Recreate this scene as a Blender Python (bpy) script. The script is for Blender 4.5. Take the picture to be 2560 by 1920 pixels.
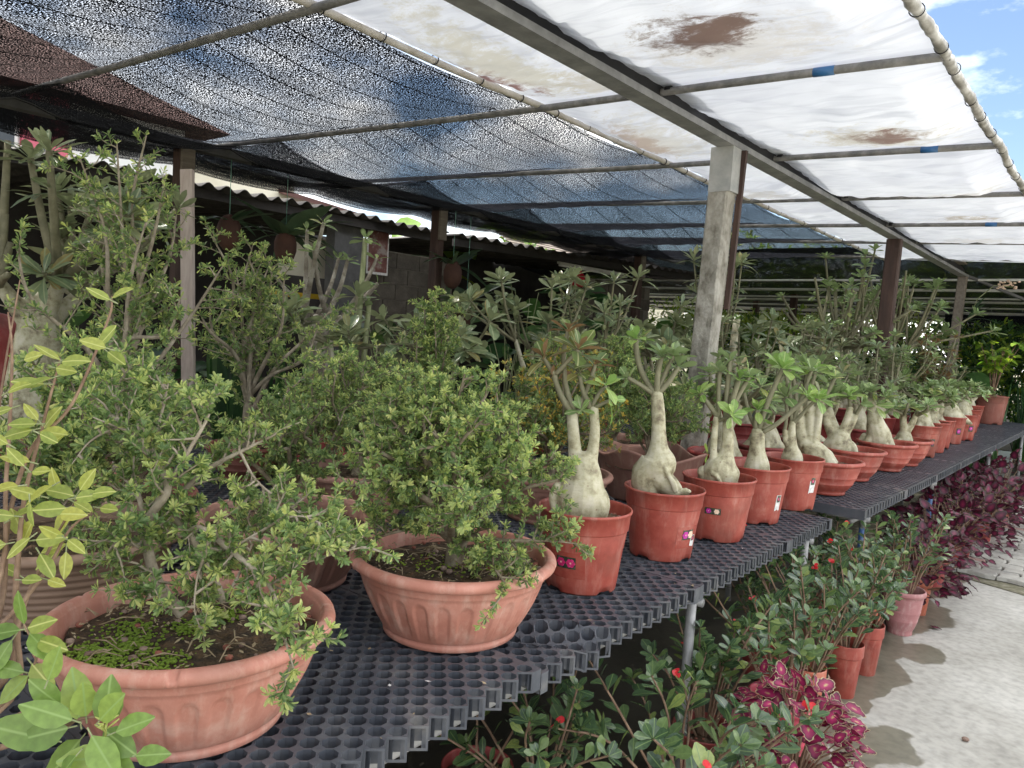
import bpy, math, random
import numpy as np
from mathutils import Vector, Matrix

# ------------------------------------------------------------------ camera, sky, sun
scene = bpy.context.scene
for o in list(bpy.data.objects):
    bpy.data.objects.remove(o)
col = scene.collection
CAMZ = 1.5
F = 1900.0                       # focal length in pixels of a 2560 px wide frame
_vy = np.array([1545 / F, 38 / F, -1.0]); _vy /= np.linalg.norm(_vy)
_vz = np.array([0.06, 1.0, 0.02 + 0.06 * 1545 / F]); _vz -= _vy * (_vy @ _vz); _vz /= np.linalg.norm(_vz)
RC = np.stack([np.cross(_vy, _vz), _vy, _vz])          # world = RC @ camera
cd = bpy.data.cameras.new('camera'); cam = bpy.data.objects.new('camera', cd); col.objects.link(cam)
cd.sensor_width = 36; cd.lens = F / 2560 * 36; cd.clip_start = 0.05; cd.clip_end = 600
m4 = Matrix([list(RC[0]) + [0], list(RC[1]) + [0], list(RC[2]) + [CAMZ], [0, 0, 0, 1]])
cam.matrix_world = m4
scene.camera = cam
scene.render.resolution_x = 1024; scene.render.resolution_y = 768
scene.view_settings.view_transform = 'Standard'; scene.view_settings.look = 'None'
scene.view_settings.gamma = 1; scene.view_settings.use_curve_mapping = False
scene.view_settings.exposure = 1.97

SUN_EL, SUN_AZ = math.radians(66), math.radians(-105)   # azimuth clockwise from +Y
world = bpy.data.worlds.new('World'); scene.world = world; world.use_nodes = True
nt = world.node_tree; N = nt.nodes; L = nt.links
for n in list(N): N.remove(n)
sky = N.new('ShaderNodeTexSky'); sky.sky_type = 'NISHITA'; sky.sun_disc = False
sky.sun_elevation = SUN_EL; sky.sun_rotation = SUN_AZ; sky.air_density = 1.0; sky.dust_density = 0.6
tc = N.new('ShaderNodeTexCoord')
mp = N.new('ShaderNodeMapping'); mp.inputs['Scale'].default_value = (1, 1, 2.2); mp.inputs['Location'].default_value = (3.9, 8.8, 2.2)
ns = N.new('ShaderNodeTexNoise'); ns.inputs['Scale'].default_value = 2.1; ns.inputs['Detail'].default_value = 9; ns.inputs['Roughness'].default_value = .56
rp = N.new('ShaderNodeValToRGB'); rp.color_ramp.elements[0].position = .40; rp.color_ramp.elements[1].position = .54
mx = N.new('ShaderNodeMixRGB'); mx.inputs[2].default_value = (16.0, 15.8, 15.4, 1)
bg = N.new('ShaderNodeBackground'); bg.inputs['Strength'].default_value = 0.06
wo = N.new('ShaderNodeOutputWorld')
L.new(tc.outputs['Generated'], mp.inputs['Vector']); L.new(mp.outputs[0], ns.inputs['Vector']); L.new(ns.outputs['Fac'], rp.inputs[0])
L.new(sky.outputs[0], mx.inputs[1]); L.new(rp.outputs[0], mx.inputs[0]); L.new(mx.outputs[0], bg.inputs[0]); L.new(bg.outputs[0], wo.inputs[0])

sd = bpy.data.lights.new('sun', 'SUN'); so = bpy.data.objects.new('sun', sd); col.objects.link(so)
sd.energy = 2.6; sd.angle = math.radians(.6); sd.color = (1, .95, .86)
sdir = Vector((math.sin(SUN_AZ) * math.cos(SUN_EL), math.cos(SUN_AZ) * math.cos(SUN_EL), math.sin(SUN_EL)))
so.rotation_euler = sdir.to_track_quat('Z', 'Y').to_euler(); so.location = (0, 0, 20)

# ------------------------------------------------------------------ helpers
rnd = random.Random(7)
BT = 0.73                         # bench top height

def at(px, py, depth):
    """world point seen at pixel (px,py) of the 2560x1920 photograph, depth metres along the view axis"""
    c = np.array([(px - 1280) / F, -(py - 960) / F, -1.0]) * depth
    w = RC @ c
    return Vector((w[0], w[1], w[2] + CAMZ))

class MB:
    def __init__(s): s.v = []; s.f = []; s.m = []; s.cur = 0
    def add(s, vs, fs):
        b = len(s.v); s.v += [tuple(p) for p in vs]
        s.f += [tuple(b + i for i in q) for q in fs]; s.m += [s.cur] * len(fs); return s
    def box(s, x0, x1, y0, y1, z0, z1):
        return s.add([(x0,y0,z0),(x1,y0,z0),(x1,y1,z0),(x0,y1,z0),(x0,y0,z1),(x1,y0,z1),(x1,y1,z1),(x0,y1,z1)],
              [(0,3,2,1),(4,5,6,7),(0,1,5,4),(1,2,6,5),(2,3,7,6),(3,0,4,7)])
    def bar(s, a, b, w, h, up=(0,0,1)):
        a, b = Vector(a), Vector(b); d = (b - a).normalized(); u = Vector(up); r = d.cross(u).normalized(); u = r.cross(d)
        vs = []
        for p in (a, b):
            for sx, sz in ((-1,-1),(1,-1),(1,1),(-1,1)): vs.append(p + r * sx * w / 2 + u * sz * h / 2)
        return s.add(vs, [(0,1,2,3),(7,6,5,4),(0,4,5,1),(1,5,6,2),(2,6,7,3),(3,7,4,0)])
    def tube(s, pts, rad, n=8, cap=True):
        pts = [Vector(p) for p in pts]
        if not hasattr(rad, '__len__'): rad = [rad] * len(pts)
        vs = []; ref = None
        for i, p in enumerate(pts):
            d = (pts[min(i+1, len(pts)-1)] - pts[max(i-1, 0)])
            d = d.normalized() if d.length > 1e-9 else Vector((0,0,1))
            if ref is None:
                ref = Vector((1,0,0)) if abs(d.x) < .8 else Vector((0,1,0))
            a = (ref - d * ref.dot(d)).normalized(); ref = a; b = d.cross(a)
            for k in range(n):
                t = 2 * math.pi * k / n
                vs.append(p + (a * math.cos(t) + b * math.sin(t)) * rad[i])
        fs = []
        for i in range(len(pts) - 1):
            for k in range(n):
                fs.append((i*n+k, i*n+(k+1)%n, (i+1)*n+(k+1)%n, (i+1)*n+k))
        if cap:
            fs.append(tuple(range(n-1, -1, -1))); fs.append(tuple((len(pts)-1)*n + k for k in range(n)))
        return s.add(vs, fs)
    def sphere(s, c, r, n=10, m=6, sz=1.0):
        c = Vector(c); vs = [c + Vector((0,0,-r*sz))]
        for j in range(1, m):
            ph = -math.pi/2 + math.pi*j/m
            for k in range(n):
                t = 2*math.pi*k/n; vs.append(c + Vector((r*math.cos(ph)*math.cos(t), r*math.cos(ph)*math.sin(t), r*sz*math.sin(ph))))
        vs.append(c + Vector((0,0,r*sz))); fs = []
        for k in range(n): fs.append((0, 1+(k+1)%n, 1+k))
        for j in range(m-2):
            for k in range(n): fs.append((1+j*n+k, 1+j*n+(k+1)%n, 1+(j+1)*n+(k+1)%n, 1+(j+1)*n+k))
        e = len(vs)-1
        for k in range(n): fs.append((e, 1+(m-2)*n+k, 1+(m-2)*n+(k+1)%n))
        return s.add(vs, fs)
    def lathe(s, prof, n=48, fn=None):
        """prof: list of (r,z); fn(i,ang,r,z)->(r,z)"""
        vs = []
        for i, (r, z) in enumerate(prof):
            for k in range(n):
                t = 2*math.pi*k/n; rr, zz = fn(i, t, r, z) if fn else (r, z)
                vs.append((rr*math.cos(t), rr*math.sin(t), zz))
        fs = []
        for i in range(len(prof)-1):
            for k in range(n): fs.append((i*n+k, i*n+(k+1)%n, (i+1)*n+(k+1)%n, (i+1)*n+k))
        return s.add(vs, fs)
    def mesh(s, name, mats, smooth=True):
        me = bpy.data.meshes.new(name); me.from_pydata(s.v, [], s.f)
        for m in (mats if isinstance(mats, (list, tuple)) else [mats]): me.materials.append(m)
        if len(set(s.m)) > 1: me.polygons.foreach_set('material_index', s.m)
        if smooth: me.polygons.foreach_set('use_smooth', [True]*len(me.polygons))
        me.update(); return me
    def build(s, name, mats, parent=None, smooth=True): return put(name, s.mesh(name, mats, smooth), parent)

def put(name, me, parent=None, loc=None, rot=None, mat=None):
    o = bpy.data.objects.new(name, me); col.objects.link(o)
    if parent: o.parent = parent
    if mat is not None: o.matrix_basis = mat
    if loc is not None: o.location = loc
    if rot is not None: o.rotation_euler = rot
    return o

def npmesh(name, V, Fq, mats, rndattr=None, midx=None, smooth=False):
    """V (n,3), Fq (m,k) numpy"""
    me = bpy.data.meshes.new(name); k = Fq.shape[1]
    me.vertices.add(len(V)); me.vertices.foreach_set('co', V.astype(np.float32).ravel())
    me.loops.add(Fq.size); me.loops.foreach_set('vertex_index', Fq.astype(np.int32).ravel())
    me.polygons.add(len(Fq)); me.polygons.foreach_set('loop_start', np.arange(0, Fq.size, k, dtype=np.int32))
    me.polygons.foreach_set('loop_total', np.full(len(Fq), k, dtype=np.int32))
    for m in (mats if isinstance(mats, (list, tuple)) else [mats]): me.materials.append(m)
    if midx is not None: me.polygons.foreach_set('material_index', midx.astype(np.int32))
    if smooth: me.polygons.foreach_set('use_smooth', np.ones(len(Fq), dtype=bool))
    me.update(calc_edges=True)
    if rndattr is not None:
        a = me.attributes.new('rnd', 'FLOAT', 'FACE'); a.data.foreach_set('value', rndattr.astype(np.float32))
    return me

def tag(o, label, cat, group=None):
    o['label'] = label; o['category'] = cat
    if group: o['group'] = group
    return o
def thing(name, label, cat, loc, rz=0, group=None):
    o = bpy.data.objects.new(name, None); col.objects.link(o); o.location = loc; o.rotation_euler = (0, 0, rz)
    o.empty_display_size = .05
    return tag(o, label, cat, group)
def struct(o): o['kind'] = 'structure'; return o
def stuff(o): o['kind'] = 'stuff'; return o

# ------------------------------------------------------------------ materials
def newmat(name):
    m = bpy.data.materials.new(name); m.use_nodes = True; nt = m.node_tree
    b = nt.nodes['Principled BSDF']; return m, nt, nt.nodes, nt.links, b

def ramp(N, stops, fac=None, L=None):
    r = N.new('ShaderNodeValToRGB'); e = r.color_ramp.elements
    while len(e) < len(stops): e.new(.5)
    for i, (p, c) in enumerate(stops): e[i].position = p; e[i].color = (*c, 1) if len(c) == 3 else c
    if fac is not None: L.new(fac, r.inputs[0])
    return r

def solid(name, stops, scale=8, rough=.6, bump=.2, bscale=None, detail=6, metal=0, stretch=(1,1,1), spec=.5, bdist=.01, dust=None):
    """noise-tinted solid surface: stops = colour ramp over noise"""
    m, nt, N, L, b = newmat(name)
    tc = N.new('ShaderNodeTexCoord'); mp = N.new('ShaderNodeMapping'); mp.inputs['Scale'].default_value = stretch
    L.new(tc.outputs['Object'], mp.inputs[0])
    oi = N.new('ShaderNodeObjectInfo'); va = N.new('ShaderNodeVectorMath'); va.operation = 'ADD'
    cb = N.new('ShaderNodeCombineXYZ'); mu = N.new('ShaderNodeMath'); mu.operation = 'MULTIPLY'; mu.inputs[1].default_value = 37.0
    L.new(oi.outputs['Random'], mu.inputs[0]); L.new(mu.outputs[0], cb.inputs[0]); L.new(mu.outputs[0], cb.inputs[2])
    L.new(mp.outputs[0], va.inputs[0]); L.new(cb.outputs[0], va.inputs[1])
    n1 = N.new('ShaderNodeTexNoise'); n1.inputs['Scale'].default_value = scale; n1.inputs['Detail'].default_value = detail; n1.inputs['Roughness'].default_value = .62
    L.new(va.outputs[0], n1.inputs['Vector'])
    r = ramp(N, stops, n1.outputs['Fac'], L); cur = r.outputs[0]
    if dust:
        mp2 = N.new('ShaderNodeMapping'); mp2.inputs['Scale'].default_value = (26, 26, 5); L.new(va.outputs[0], mp2.inputs[0])
        n3 = N.new('ShaderNodeTexNoise'); n3.inputs['Scale'].default_value = 1; n3.inputs['Detail'].default_value = 7; n3.inputs['Roughness'].default_value = .7; L.new(mp2.outputs[0], n3.inputs[0])
        r3 = ramp(N, [(.50, (0,0,0)), (.72, (dust[1],)*3)], n3.outputs['Fac'], L)
        m3 = N.new('ShaderNodeMixRGB'); m3.inputs[2].default_value = (*dust[0], 1); L.new(r3.outputs[0], m3.inputs[0]); L.new(cur, m3.inputs[1]); cur = m3.outputs[0]
        n5 = N.new('ShaderNodeTexNoise'); n5.inputs['Scale'].default_value = 4; n5.inputs['Detail'].default_value = 6; L.new(va.outputs[0], n5.inputs[0])
        r5 = ramp(N, [(.55, (0,0,0)), (.75, (.5,)*3)], n5.outputs['Fac'], L)
        m5 = N.new('ShaderNodeMixRGB'); m5.inputs[2].default_value = (.10,.065,.045,1); L.new(r5.outputs[0], m5.inputs[0]); L.new(cur, m5.inputs[1]); cur = m5.outputs[0]
    L.new(cur, b.inputs['Base Color'])
    b.inputs['Roughness'].default_value = rough; b.inputs['Metallic'].default_value = metal; b.inputs['Specular IOR Level'].default_value = spec
    if bump:
        n2 = N.new('ShaderNodeTexNoise'); n2.inputs['Scale'].default_value = bscale or scale * 6; n2.inputs['Detail'].default_value = 4
        L.new(va.outputs[0], n2.inputs['Vector'])
        bp = N.new('ShaderNodeBump'); bp.inputs['Strength'].default_value = bump; bp.inputs['Distance'].default_value = bdist
        L.new(n2.outputs['Fac'], bp.inputs['Height']); L.new(bp.outputs[0], b.inputs['Normal'])
    return m

def leafmat(name, stops, rough=.42, trans=.3, tcol=None, midrib=None, back=None, spec=.4):
    """leaf: colour from object random + per-face random, pale midrib along local x=0, translucent"""
    m, nt, N, L, b = newmat(name)
    oi = N.new('ShaderNodeObjectInfo'); at_ = N.new('ShaderNodeAttribute'); at_.attribute_name = 'rnd'
    ad = N.new('ShaderNodeMath'); ad.operation = 'ADD'; L.new(oi.outputs['Random'], ad.inputs[0]); L.new(at_.outputs['Fac'], ad.inputs[1])
    fr = N.new('ShaderNodeMath'); fr.operation = 'FRACT'; L.new(ad.outputs[0], fr.inputs[0])
    r = ramp(N, stops, fr.outputs[0], L); cur = r.outputs[0]
    tc = N.new('ShaderNodeTexCoord')
    nz = N.new('ShaderNodeTexNoise'); nz.inputs['Scale'].default_value = 5; nz.inputs['Detail'].default_value = 5
    L.new(tc.outputs['Object'], nz.inputs['Vector'])
    hv = N.new('ShaderNodeHueSaturation'); mr = N.new('ShaderNodeMapRange'); mr.inputs[1].default_value = .3; mr.inputs[2].default_value = .7
    mr.inputs[3].default_value = .8; mr.inputs[4].default_value = 1.2
    L.new(nz.outputs['Fac'], mr.inputs[0]); L.new(mr.outputs[0], hv.inputs['Value']); L.new(cur, hv.inputs['Color']); cur = hv.outputs[0]
    if midrib:
        sx = N.new('ShaderNodeSeparateXYZ'); L.new(tc.outputs['Object'], sx.inputs[0])
        ab = N.new('ShaderNodeMath'); ab.operation = 'ABSOLUTE'; L.new(sx.outputs[0], ab.inputs[0])
        rr = ramp(N, [(.008, (1,1,1)), (.03, (0,0,0))], ab.outputs[0], L)
        mm = N.new('ShaderNodeMixRGB'); mm.inputs[2].default_value = (*midrib, 1); L.new(rr.outputs[0], mm.inputs[0]); L.new(cur, mm.inputs[1]); cur = mm.outputs[0]
    if back:
        ge = N.new('ShaderNodeNewGeometry'); mm = N.new('ShaderNodeMixRGB'); mm.inputs[2].default_value = (*back, 1)
        L.new(ge.outputs['Backfacing'], mm.inputs[0]); L.new(cur, mm.inputs[1]); cur = mm.outputs[0]
    L.new(cur, b.inputs['Base Color']); b.inputs['Roughness'].default_value = rough; b.inputs['Specular IOR Level'].default_value = spec
    tr = N.new('ShaderNodeBsdfTranslucent'); ms = N.new('ShaderNodeMixShader'); ms.inputs[0].default_value = trans
    hs = N.new('ShaderNodeHueSaturation'); hs.inputs['Value'].default_value = 1.8; hs.inputs['Saturation'].default_value = 1.1; L.new(cur, hs.inputs['Color']); L.new(hs.outputs[0], tr.inputs['Color'])
    L.new(b.outputs[0], ms.inputs[1]); L.new(tr.outputs[0], ms.inputs[2]); L.new(ms.outputs[0], N['Material Output'].inputs[0])
    return m

M = {}
M['terracotta'] = solid('terracotta', [(.32, (.37,.15,.105)), (.46, (.45,.19,.14)), (.58, (.50,.23,.175)), (.72, (.57,.34,.275))], 9, .62, .2, 120, bdist=.004, dust=((.62,.44,.36), .55))
M['redpot'] = solid('redpot', [(.32, (.24,.043,.030)), (.48, (.32,.060,.042)), (.60, (.37,.085,.060)), (.75, (.46,.19,.15))], 11, .5, .12, 90, bdist=.003, dust=((.50,.27,.22), .5))
M['redpot2'] = solid('redpot2', [(.25, (.22,.032,.032)), (.55, (.29,.045,.042)), (.8, (.36,.09,.075))], 9, .5, .08, 90, bdist=.003, dust=((.45,.22,.19), .4))
M['brownpot'] = solid('brownpot', [(.25, (.25,.08,.06)), (.6, (.31,.11,.08)), (.8, (.36,.15,.12))], 9, .55, .08, 90, dust=((.42,.25,.2), .4))
M['mauvepot'] = solid('mauvepot', [(.25, (.25,.125,.10)), (.6, (.34,.175,.135)), (.8, (.45,.27,.20))], 7, .6, .1, 90, dust=((.5,.36,.28), .6))
M['orangepot'] = solid('orangepot', [(.25, (.40,.095,.05)), (.6, (.48,.125,.07)), (.8, (.54,.20,.14))], 8, .5, .06, 90, dust=((.62,.36,.28), .45))
M['pinkpot'] = solid('pinkpot', [(.25, (.32,.13,.13)), (.6, (.38,.17,.17)), (.75, (.48,.30,.29))], 10, .6, .1, 90, dust=((.55,.42,.40), .7))
M['magenta'] = solid('magenta', [(.3, (.55,.06,.10)), (.7, (.62,.10,.15))], 6, .4, .05)
M['tanpot'] = solid('tanpot', [(.25, (.17,.11,.075)), (.6, (.27,.175,.12)), (.8, (.36,.25,.17))], 7, .6, .1, 90)
M['darkweave'] = solid('darkweave', [(.3, (.10,.065,.04)), (.7, (.17,.11,.07))], 20, .7, .3)
M['grid'] = solid('grid', [(.3, (.045,.051,.064)), (.5, (.072,.079,.095)), (.62, (.10,.105,.118)), (.75, (.17,.165,.16))], 9, .36, .12, 60, bdist=.003)
M['steel'] = solid('steel', [(.3, (.20,.20,.20)), (.55, (.30,.30,.30)), (.75, (.42,.41,.40))], 9, .5, .1, metal=.25)
M['steeldark'] = solid('steeldark', [(.3, (.07,.07,.072)), (.6, (.11,.11,.115)), (.8, (.16,.155,.15))], 9, .55, .1, metal=.15)
M['pipe'] = solid('pipe', [(.3, (.11,.11,.11)), (.5, (.19,.185,.18)), (.7, (.30,.29,.28))], 16, .55, .25, stretch=(1,1,1))
M['bluetape'] = solid('bluetape', [(.3, (.03,.12,.30)), (.7, (.05,.18,.40))], 10, .4, .05)
M['bluepaint'] = solid('bluepaint', [(.35, (.02,.05,.14)), (.6, (.04,.10,.24)), (.75, (.2,.2,.2))], 14, .5, .1)
M['concrete'] = solid('concrete', [(.32, (.13,.115,.09)), (.43, (.25,.235,.20)), (.55, (.36,.34,.30)), (.7, (.46,.44,.40))], 11, .9, .9, 45, stretch=(1.2,1.2,.8))
M['paintcap'] = solid('paintcap', [(.3, (.32,.33,.33)), (.7, (.48,.48,.47))], 12, .6, .3)
M['wood'] = solid('wood', [(.25, (.035,.02,.016)), (.55, (.065,.035,.028)), (.8, (.11,.065,.05))], 8, .7, .4, 30, stretch=(3,3,.4))
M['plank'] = solid('plank', [(.25, (.12,.10,.08)), (.55, (.20,.17,.14)), (.8, (.28,.25,.21))], 8, .8, .4, 30, stretch=(4,.5,4))
M['batten'] = solid('batten', [(.25, (.42,.33,.29)), (.55, (.58,.49,.44)), (.8, (.68,.60,.55))], 10, .75, .3, 40, stretch=(3,3,.35))
M['soil'] = solid('soil', [(.25, (.02,.014,.009)), (.45, (.055,.036,.021)), (.6, (.11,.068,.036)), (.78, (.22,.11,.055))], 38, .95, 1.0, 90, bdist=.012)
M['pebble'] = solid('pebble', [(.3, (.16,.10,.075)), (.7, (.34,.25,.2))], 20, .85, .3)
M['redpebble'] = solid('redpebble', [(.3, (.20,.06,.04)), (.7, (.34,.13,.09))], 20, .85, .3)
M['litter'] = solid('litter', [(.3, (.22,.16,.09)), (.7, (.42,.34,.22))], 20, .8, .1)
M['bark'] = solid('bark', [(.25, (.09,.07,.045)), (.5, (.19,.155,.105)), (.75, (.34,.30,.225))], 30, .85, .5, 90)
M['barkpale'] = solid('barkpale', [(.25, (.17,.135,.095)), (.5, (.30,.255,.19)), (.75, (.44,.39,.31))], 30, .8, .4, 90)
M['brownstem'] = solid('brownstem', [(.25, (.10,.055,.035)), (.5, (.20,.125,.08)), (.75, (.34,.24,.16))], 25, .75, .3, 90)
M['black'] = solid('black', [(.3, (.008,.008,.01)), (.7, (.015,.015,.018))], 10, .6, 0)
M['white'] = solid('white', [(.3, (.62,.62,.6)), (.7, (.8,.8,.78))], 12, .6, .05)
M['paper'] = solid('paper', [(.35, (.5,.5,.5)), (.6, (.78,.77,.76))], 60, .5, 0)
M['darkprint'] = solid('darkprint', [(.4, (.015,.02,.02)), (.6, (.06,.09,.05)), (.75, (.3,.3,.28))], 120, .35, 0)
M['petal'] = solid('petal', [(.35, (.45,.01,.10)), (.6, (.62,.03,.18)), (.8, (.8,.4,.5))], 150, .4, 0)
M['petalviolet'] = solid('petalviolet', [(.35, (.40,.01,.25)), (.7, (.62,.05,.40))], 150, .4, 0)
M['petalcream'] = solid('petalcream', [(.35, (.75,.45,.35)), (.6, (.85,.72,.55))], 150, .4, 0)
M['tape'] = solid('tape', [(.35, (.31,.062,.046)), (.65, (.36,.095,.07))], 30, .12, .2, 40)
M['tie'] = solid('tie', [(.3, (.18,.42,.33)), (.7, (.28,.55,.45))], 10, .5, 0)
M['pvc'] = solid('pvc', [(.3, (.40,.36,.30)), (.6, (.60,.57,.52)), (.8, (.72,.70,.67))], 9, .5, .1)
M['wrap'] = solid('wrap', [(.3, (.12,.115,.10)), (.48, (.30,.285,.26)), (.6, (.52,.51,.49)), (.75, (.66,.65,.64))], 14, .45, .3, 40, stretch=(1,.6,1))
M['brickpv'] = solid('brickpv', [(.25, (.27,.26,.235)), (.5, (.38,.37,.335)), (.75, (.47,.46,.42))], 10, .9, .4, 60)
M['brickred'] = solid('brickred', [(.25, (.32,.20,.18)), (.75, (.46,.31,.28))], 10, .9, .4, 60)
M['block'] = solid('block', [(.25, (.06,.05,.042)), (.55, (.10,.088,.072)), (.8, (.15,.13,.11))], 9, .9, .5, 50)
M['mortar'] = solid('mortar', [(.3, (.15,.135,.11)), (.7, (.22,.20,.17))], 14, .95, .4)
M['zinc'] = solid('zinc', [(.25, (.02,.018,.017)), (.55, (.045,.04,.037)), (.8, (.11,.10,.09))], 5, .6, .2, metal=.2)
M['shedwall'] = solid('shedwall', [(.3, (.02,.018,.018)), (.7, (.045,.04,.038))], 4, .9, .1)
M['housewhite'] = solid('housewhite', [(.3, (.70,.70,.68)), (.7, (.8,.8,.79))], 2, .8, .05)
M['housecream'] = solid('housecream', [(.3, (.62,.58,.46)), (.7, (.72,.68,.56))], 2, .8, .05)
M['housepink'] = solid('housepink', [(.3, (.50,.10,.15)), (.7, (.58,.14,.19))], 2, .7, .05)
M['glass'] = solid('glass', [(.3, (.03,.035,.04)), (.7, (.05,.055,.06))], 2, .15, 0)
M['rooftile'] = solid('rooftile', [(.3, (.07,.030,.026)), (.7, (.11,.048,.042))], 3, .8, .2)
M['greytile'] = solid('greytile', [(.3, (.13,.105,.09)), (.7, (.24,.20,.17))], 3, .85, .2)
M['redplastic'] = solid('redplastic', [(.3, (.45,.01,.03)), (.7, (.6,.02,.05))], 3, .35, .1)
M['yellow'] = solid('yellow', [(.3, (.55,.35,.02)), (.7, (.7,.48,.04))], 3, .5, .1)
M['posterred'] = solid('posterred', [(.38, (.12,.035,.03)), (.52, (.17,.06,.05)), (.62, (.32,.27,.25))], 7, .4, 0)
M['mossball'] = leafmat('moss', [(.0, (.10,.16,.02)), (.5, (.17,.26,.03)), (1, (.26,.34,.05))], .8, .2)
M['fernbrown'] = solid('fernbrown', [(.3, (.05,.022,.016)), (.7, (.10,.045,.03))], 6, .8, .2)

M['leaf_ad'] = leafmat('leaf_ad', [(0, (.15,.24,.09)), (.45, (.21,.31,.115)), (.8, (.27,.37,.13)), (1, (.36,.39,.12))], .26, .28, midrib=(.40,.46,.24), back=(.19,.25,.12), spec=.6)
M['leaf_bright'] = leafmat('leaf_bright', [(0, (.17,.29,.075)), (.5, (.23,.36,.10)), (1, (.32,.43,.12))], .34, .32, midrib=(.40,.50,.20), back=(.19,.30,.09))
M['leaf_grey'] = leafmat('leaf_grey', [(0, (.13,.19,.10)), (.5, (.19,.25,.13)), (.85, (.25,.29,.14)), (1, (.32,.25,.09))], .28, .25, midrib=(.32,.37,.21), back=(.2,.23,.13), spec=.6)
M['leaf_red'] = leafmat('leaf_red', [(0, (.09,.14,.04)), (.6, (.14,.19,.05)), (1, (.22,.20,.07))], .35, .25, midrib=(.38,.40,.2), back=(.21,.13,.07))
M['leaf_small'] = leafmat('leaf_small', [(0, (.095,.155,.06)), (.4, (.16,.24,.09)), (.8, (.25,.335,.12)), (1, (.36,.40,.14))], .36, .34)
M['leaf_tip'] = leafmat('leaf_tip', [(0, (.28,.36,.14)), (.6, (.40,.46,.17)), (1, (.52,.53,.21))], .4, .42)
M['leaf_yel'] = leafmat('leaf_yel', [(0, (.20,.24,.07)), (.4, (.40,.35,.09)), (.75, (.54,.40,.09)), (1, (.60,.32,.07))], .45, .3)
M['leaf_fg'] = leafmat('leaf_fg', [(0, (.24,.30,.07)), (.45, (.31,.36,.09)), (.8, (.38,.41,.10)), (1, (.42,.42,.10))], .42, .38, midrib=(.52,.55,.2))
M['leaf_fgreen'] = leafmat('leaf_fgreen', [(0, (.13,.21,.05)), (.6, (.19,.29,.07)), (1, (.28,.36,.09))], .36, .3, midrib=(.25,.36,.12))
M['leaf_euph'] = leafmat('leaf_euph', [(0, (.045,.085,.045)), (.5, (.08,.135,.065)), (.85, (.14,.21,.08)), (1, (.27,.33,.10))], .22, .22, midrib=(.16,.24,.09), spec=.6)
M['leaf_dark'] = leafmat('leaf_dark', [(0, (.02,.06,.02)), (.6, (.04,.10,.03)), (1, (.07,.15,.04))], .35, .25)
M['leaf_lime'] = leafmat('leaf_lime', [(0, (.10,.20,.03)), (.6, (.18,.30,.04)), (1, (.34,.42,.06))], .4, .35)
M['frond'] = leafmat('frond', [(0, (.05,.09,.05)), (1, (.10,.16,.085))], .45, .25)
M['redbract'] = leafmat('redbract', [(0, (.62,.03,.04)), (1, (.75,.07,.08))], .4, .3)

def colmat(name, inner, mid, edge):
    m, nt, N, L, b = newmat(name)
    tc = N.new('ShaderNodeTexCoord'); sx = N.new('ShaderNodeSeparateXYZ'); L.new(tc.outputs['Object'], sx.inputs[0])
    uv = N.new('ShaderNodeAttribute'); uv.attribute_name = 'edge'
    nz = N.new('ShaderNodeTexNoise'); nz.inputs['Scale'].default_value = 7; nz.inputs['Detail'].default_value = 5; L.new(tc.outputs['Object'], nz.inputs[0])
    ma = N.new('ShaderNodeMath'); ma.operation = 'MULTIPLY_ADD'; ma.inputs[1].default_value = .2; L.new(nz.outputs['Fac'], ma.inputs[0])
    sb = N.new('ShaderNodeMath'); sb.operation = 'SUBTRACT'; sb.inputs[1].default_value = .1; L.new(uv.outputs['Fac'], sb.inputs[0]); L.new(sb.outputs[0], ma.inputs[2])
    r = ramp(N, [(.0, inner), (.24, mid[0]), (.55, mid[1]), (.82, mid[2]), (.94, edge)], ma.outputs[0], L)
    oi = N.new('ShaderNodeObjectInfo'); hv = N.new('ShaderNodeHueSaturation'); mr = N.new('ShaderNodeMapRange'); mr.inputs[3].default_value = .7; mr.inputs[4].default_value = 1.25
    L.new(oi.outputs['Random'], mr.inputs[0]); L.new(mr.outputs[0], hv.inputs['Value']); L.new(r.outputs[0], hv.inputs['Color'])
    L.new(hv.outputs[0], b.inputs['Base Color']); b.inputs['Roughness'].default_value = .5
    tr = N.new('ShaderNodeBsdfTranslucent'); L.new(hv.outputs[0], tr.inputs[0]); ms = N.new('ShaderNodeMixShader'); ms.inputs[0].default_value = .25
    L.new(b.outputs[0], ms.inputs[1]); L.new(tr.outputs[0], ms.inputs[2]); L.new(ms.outputs[0], N['Material Output'].inputs[0])
    return m
M['coleus'] = colmat('coleus', (.58,.55,.22), [(.38,.025,.12), (.25,.012,.075), (.08,.005,.03)], (.52,.43,.26))
M['coleusdark'] = colmat('coleusdark', (.22,.03,.06), [(.15,.014,.05), (.06,.008,.024), (.032,.009,.018)], (.07,.05,.025))

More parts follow.
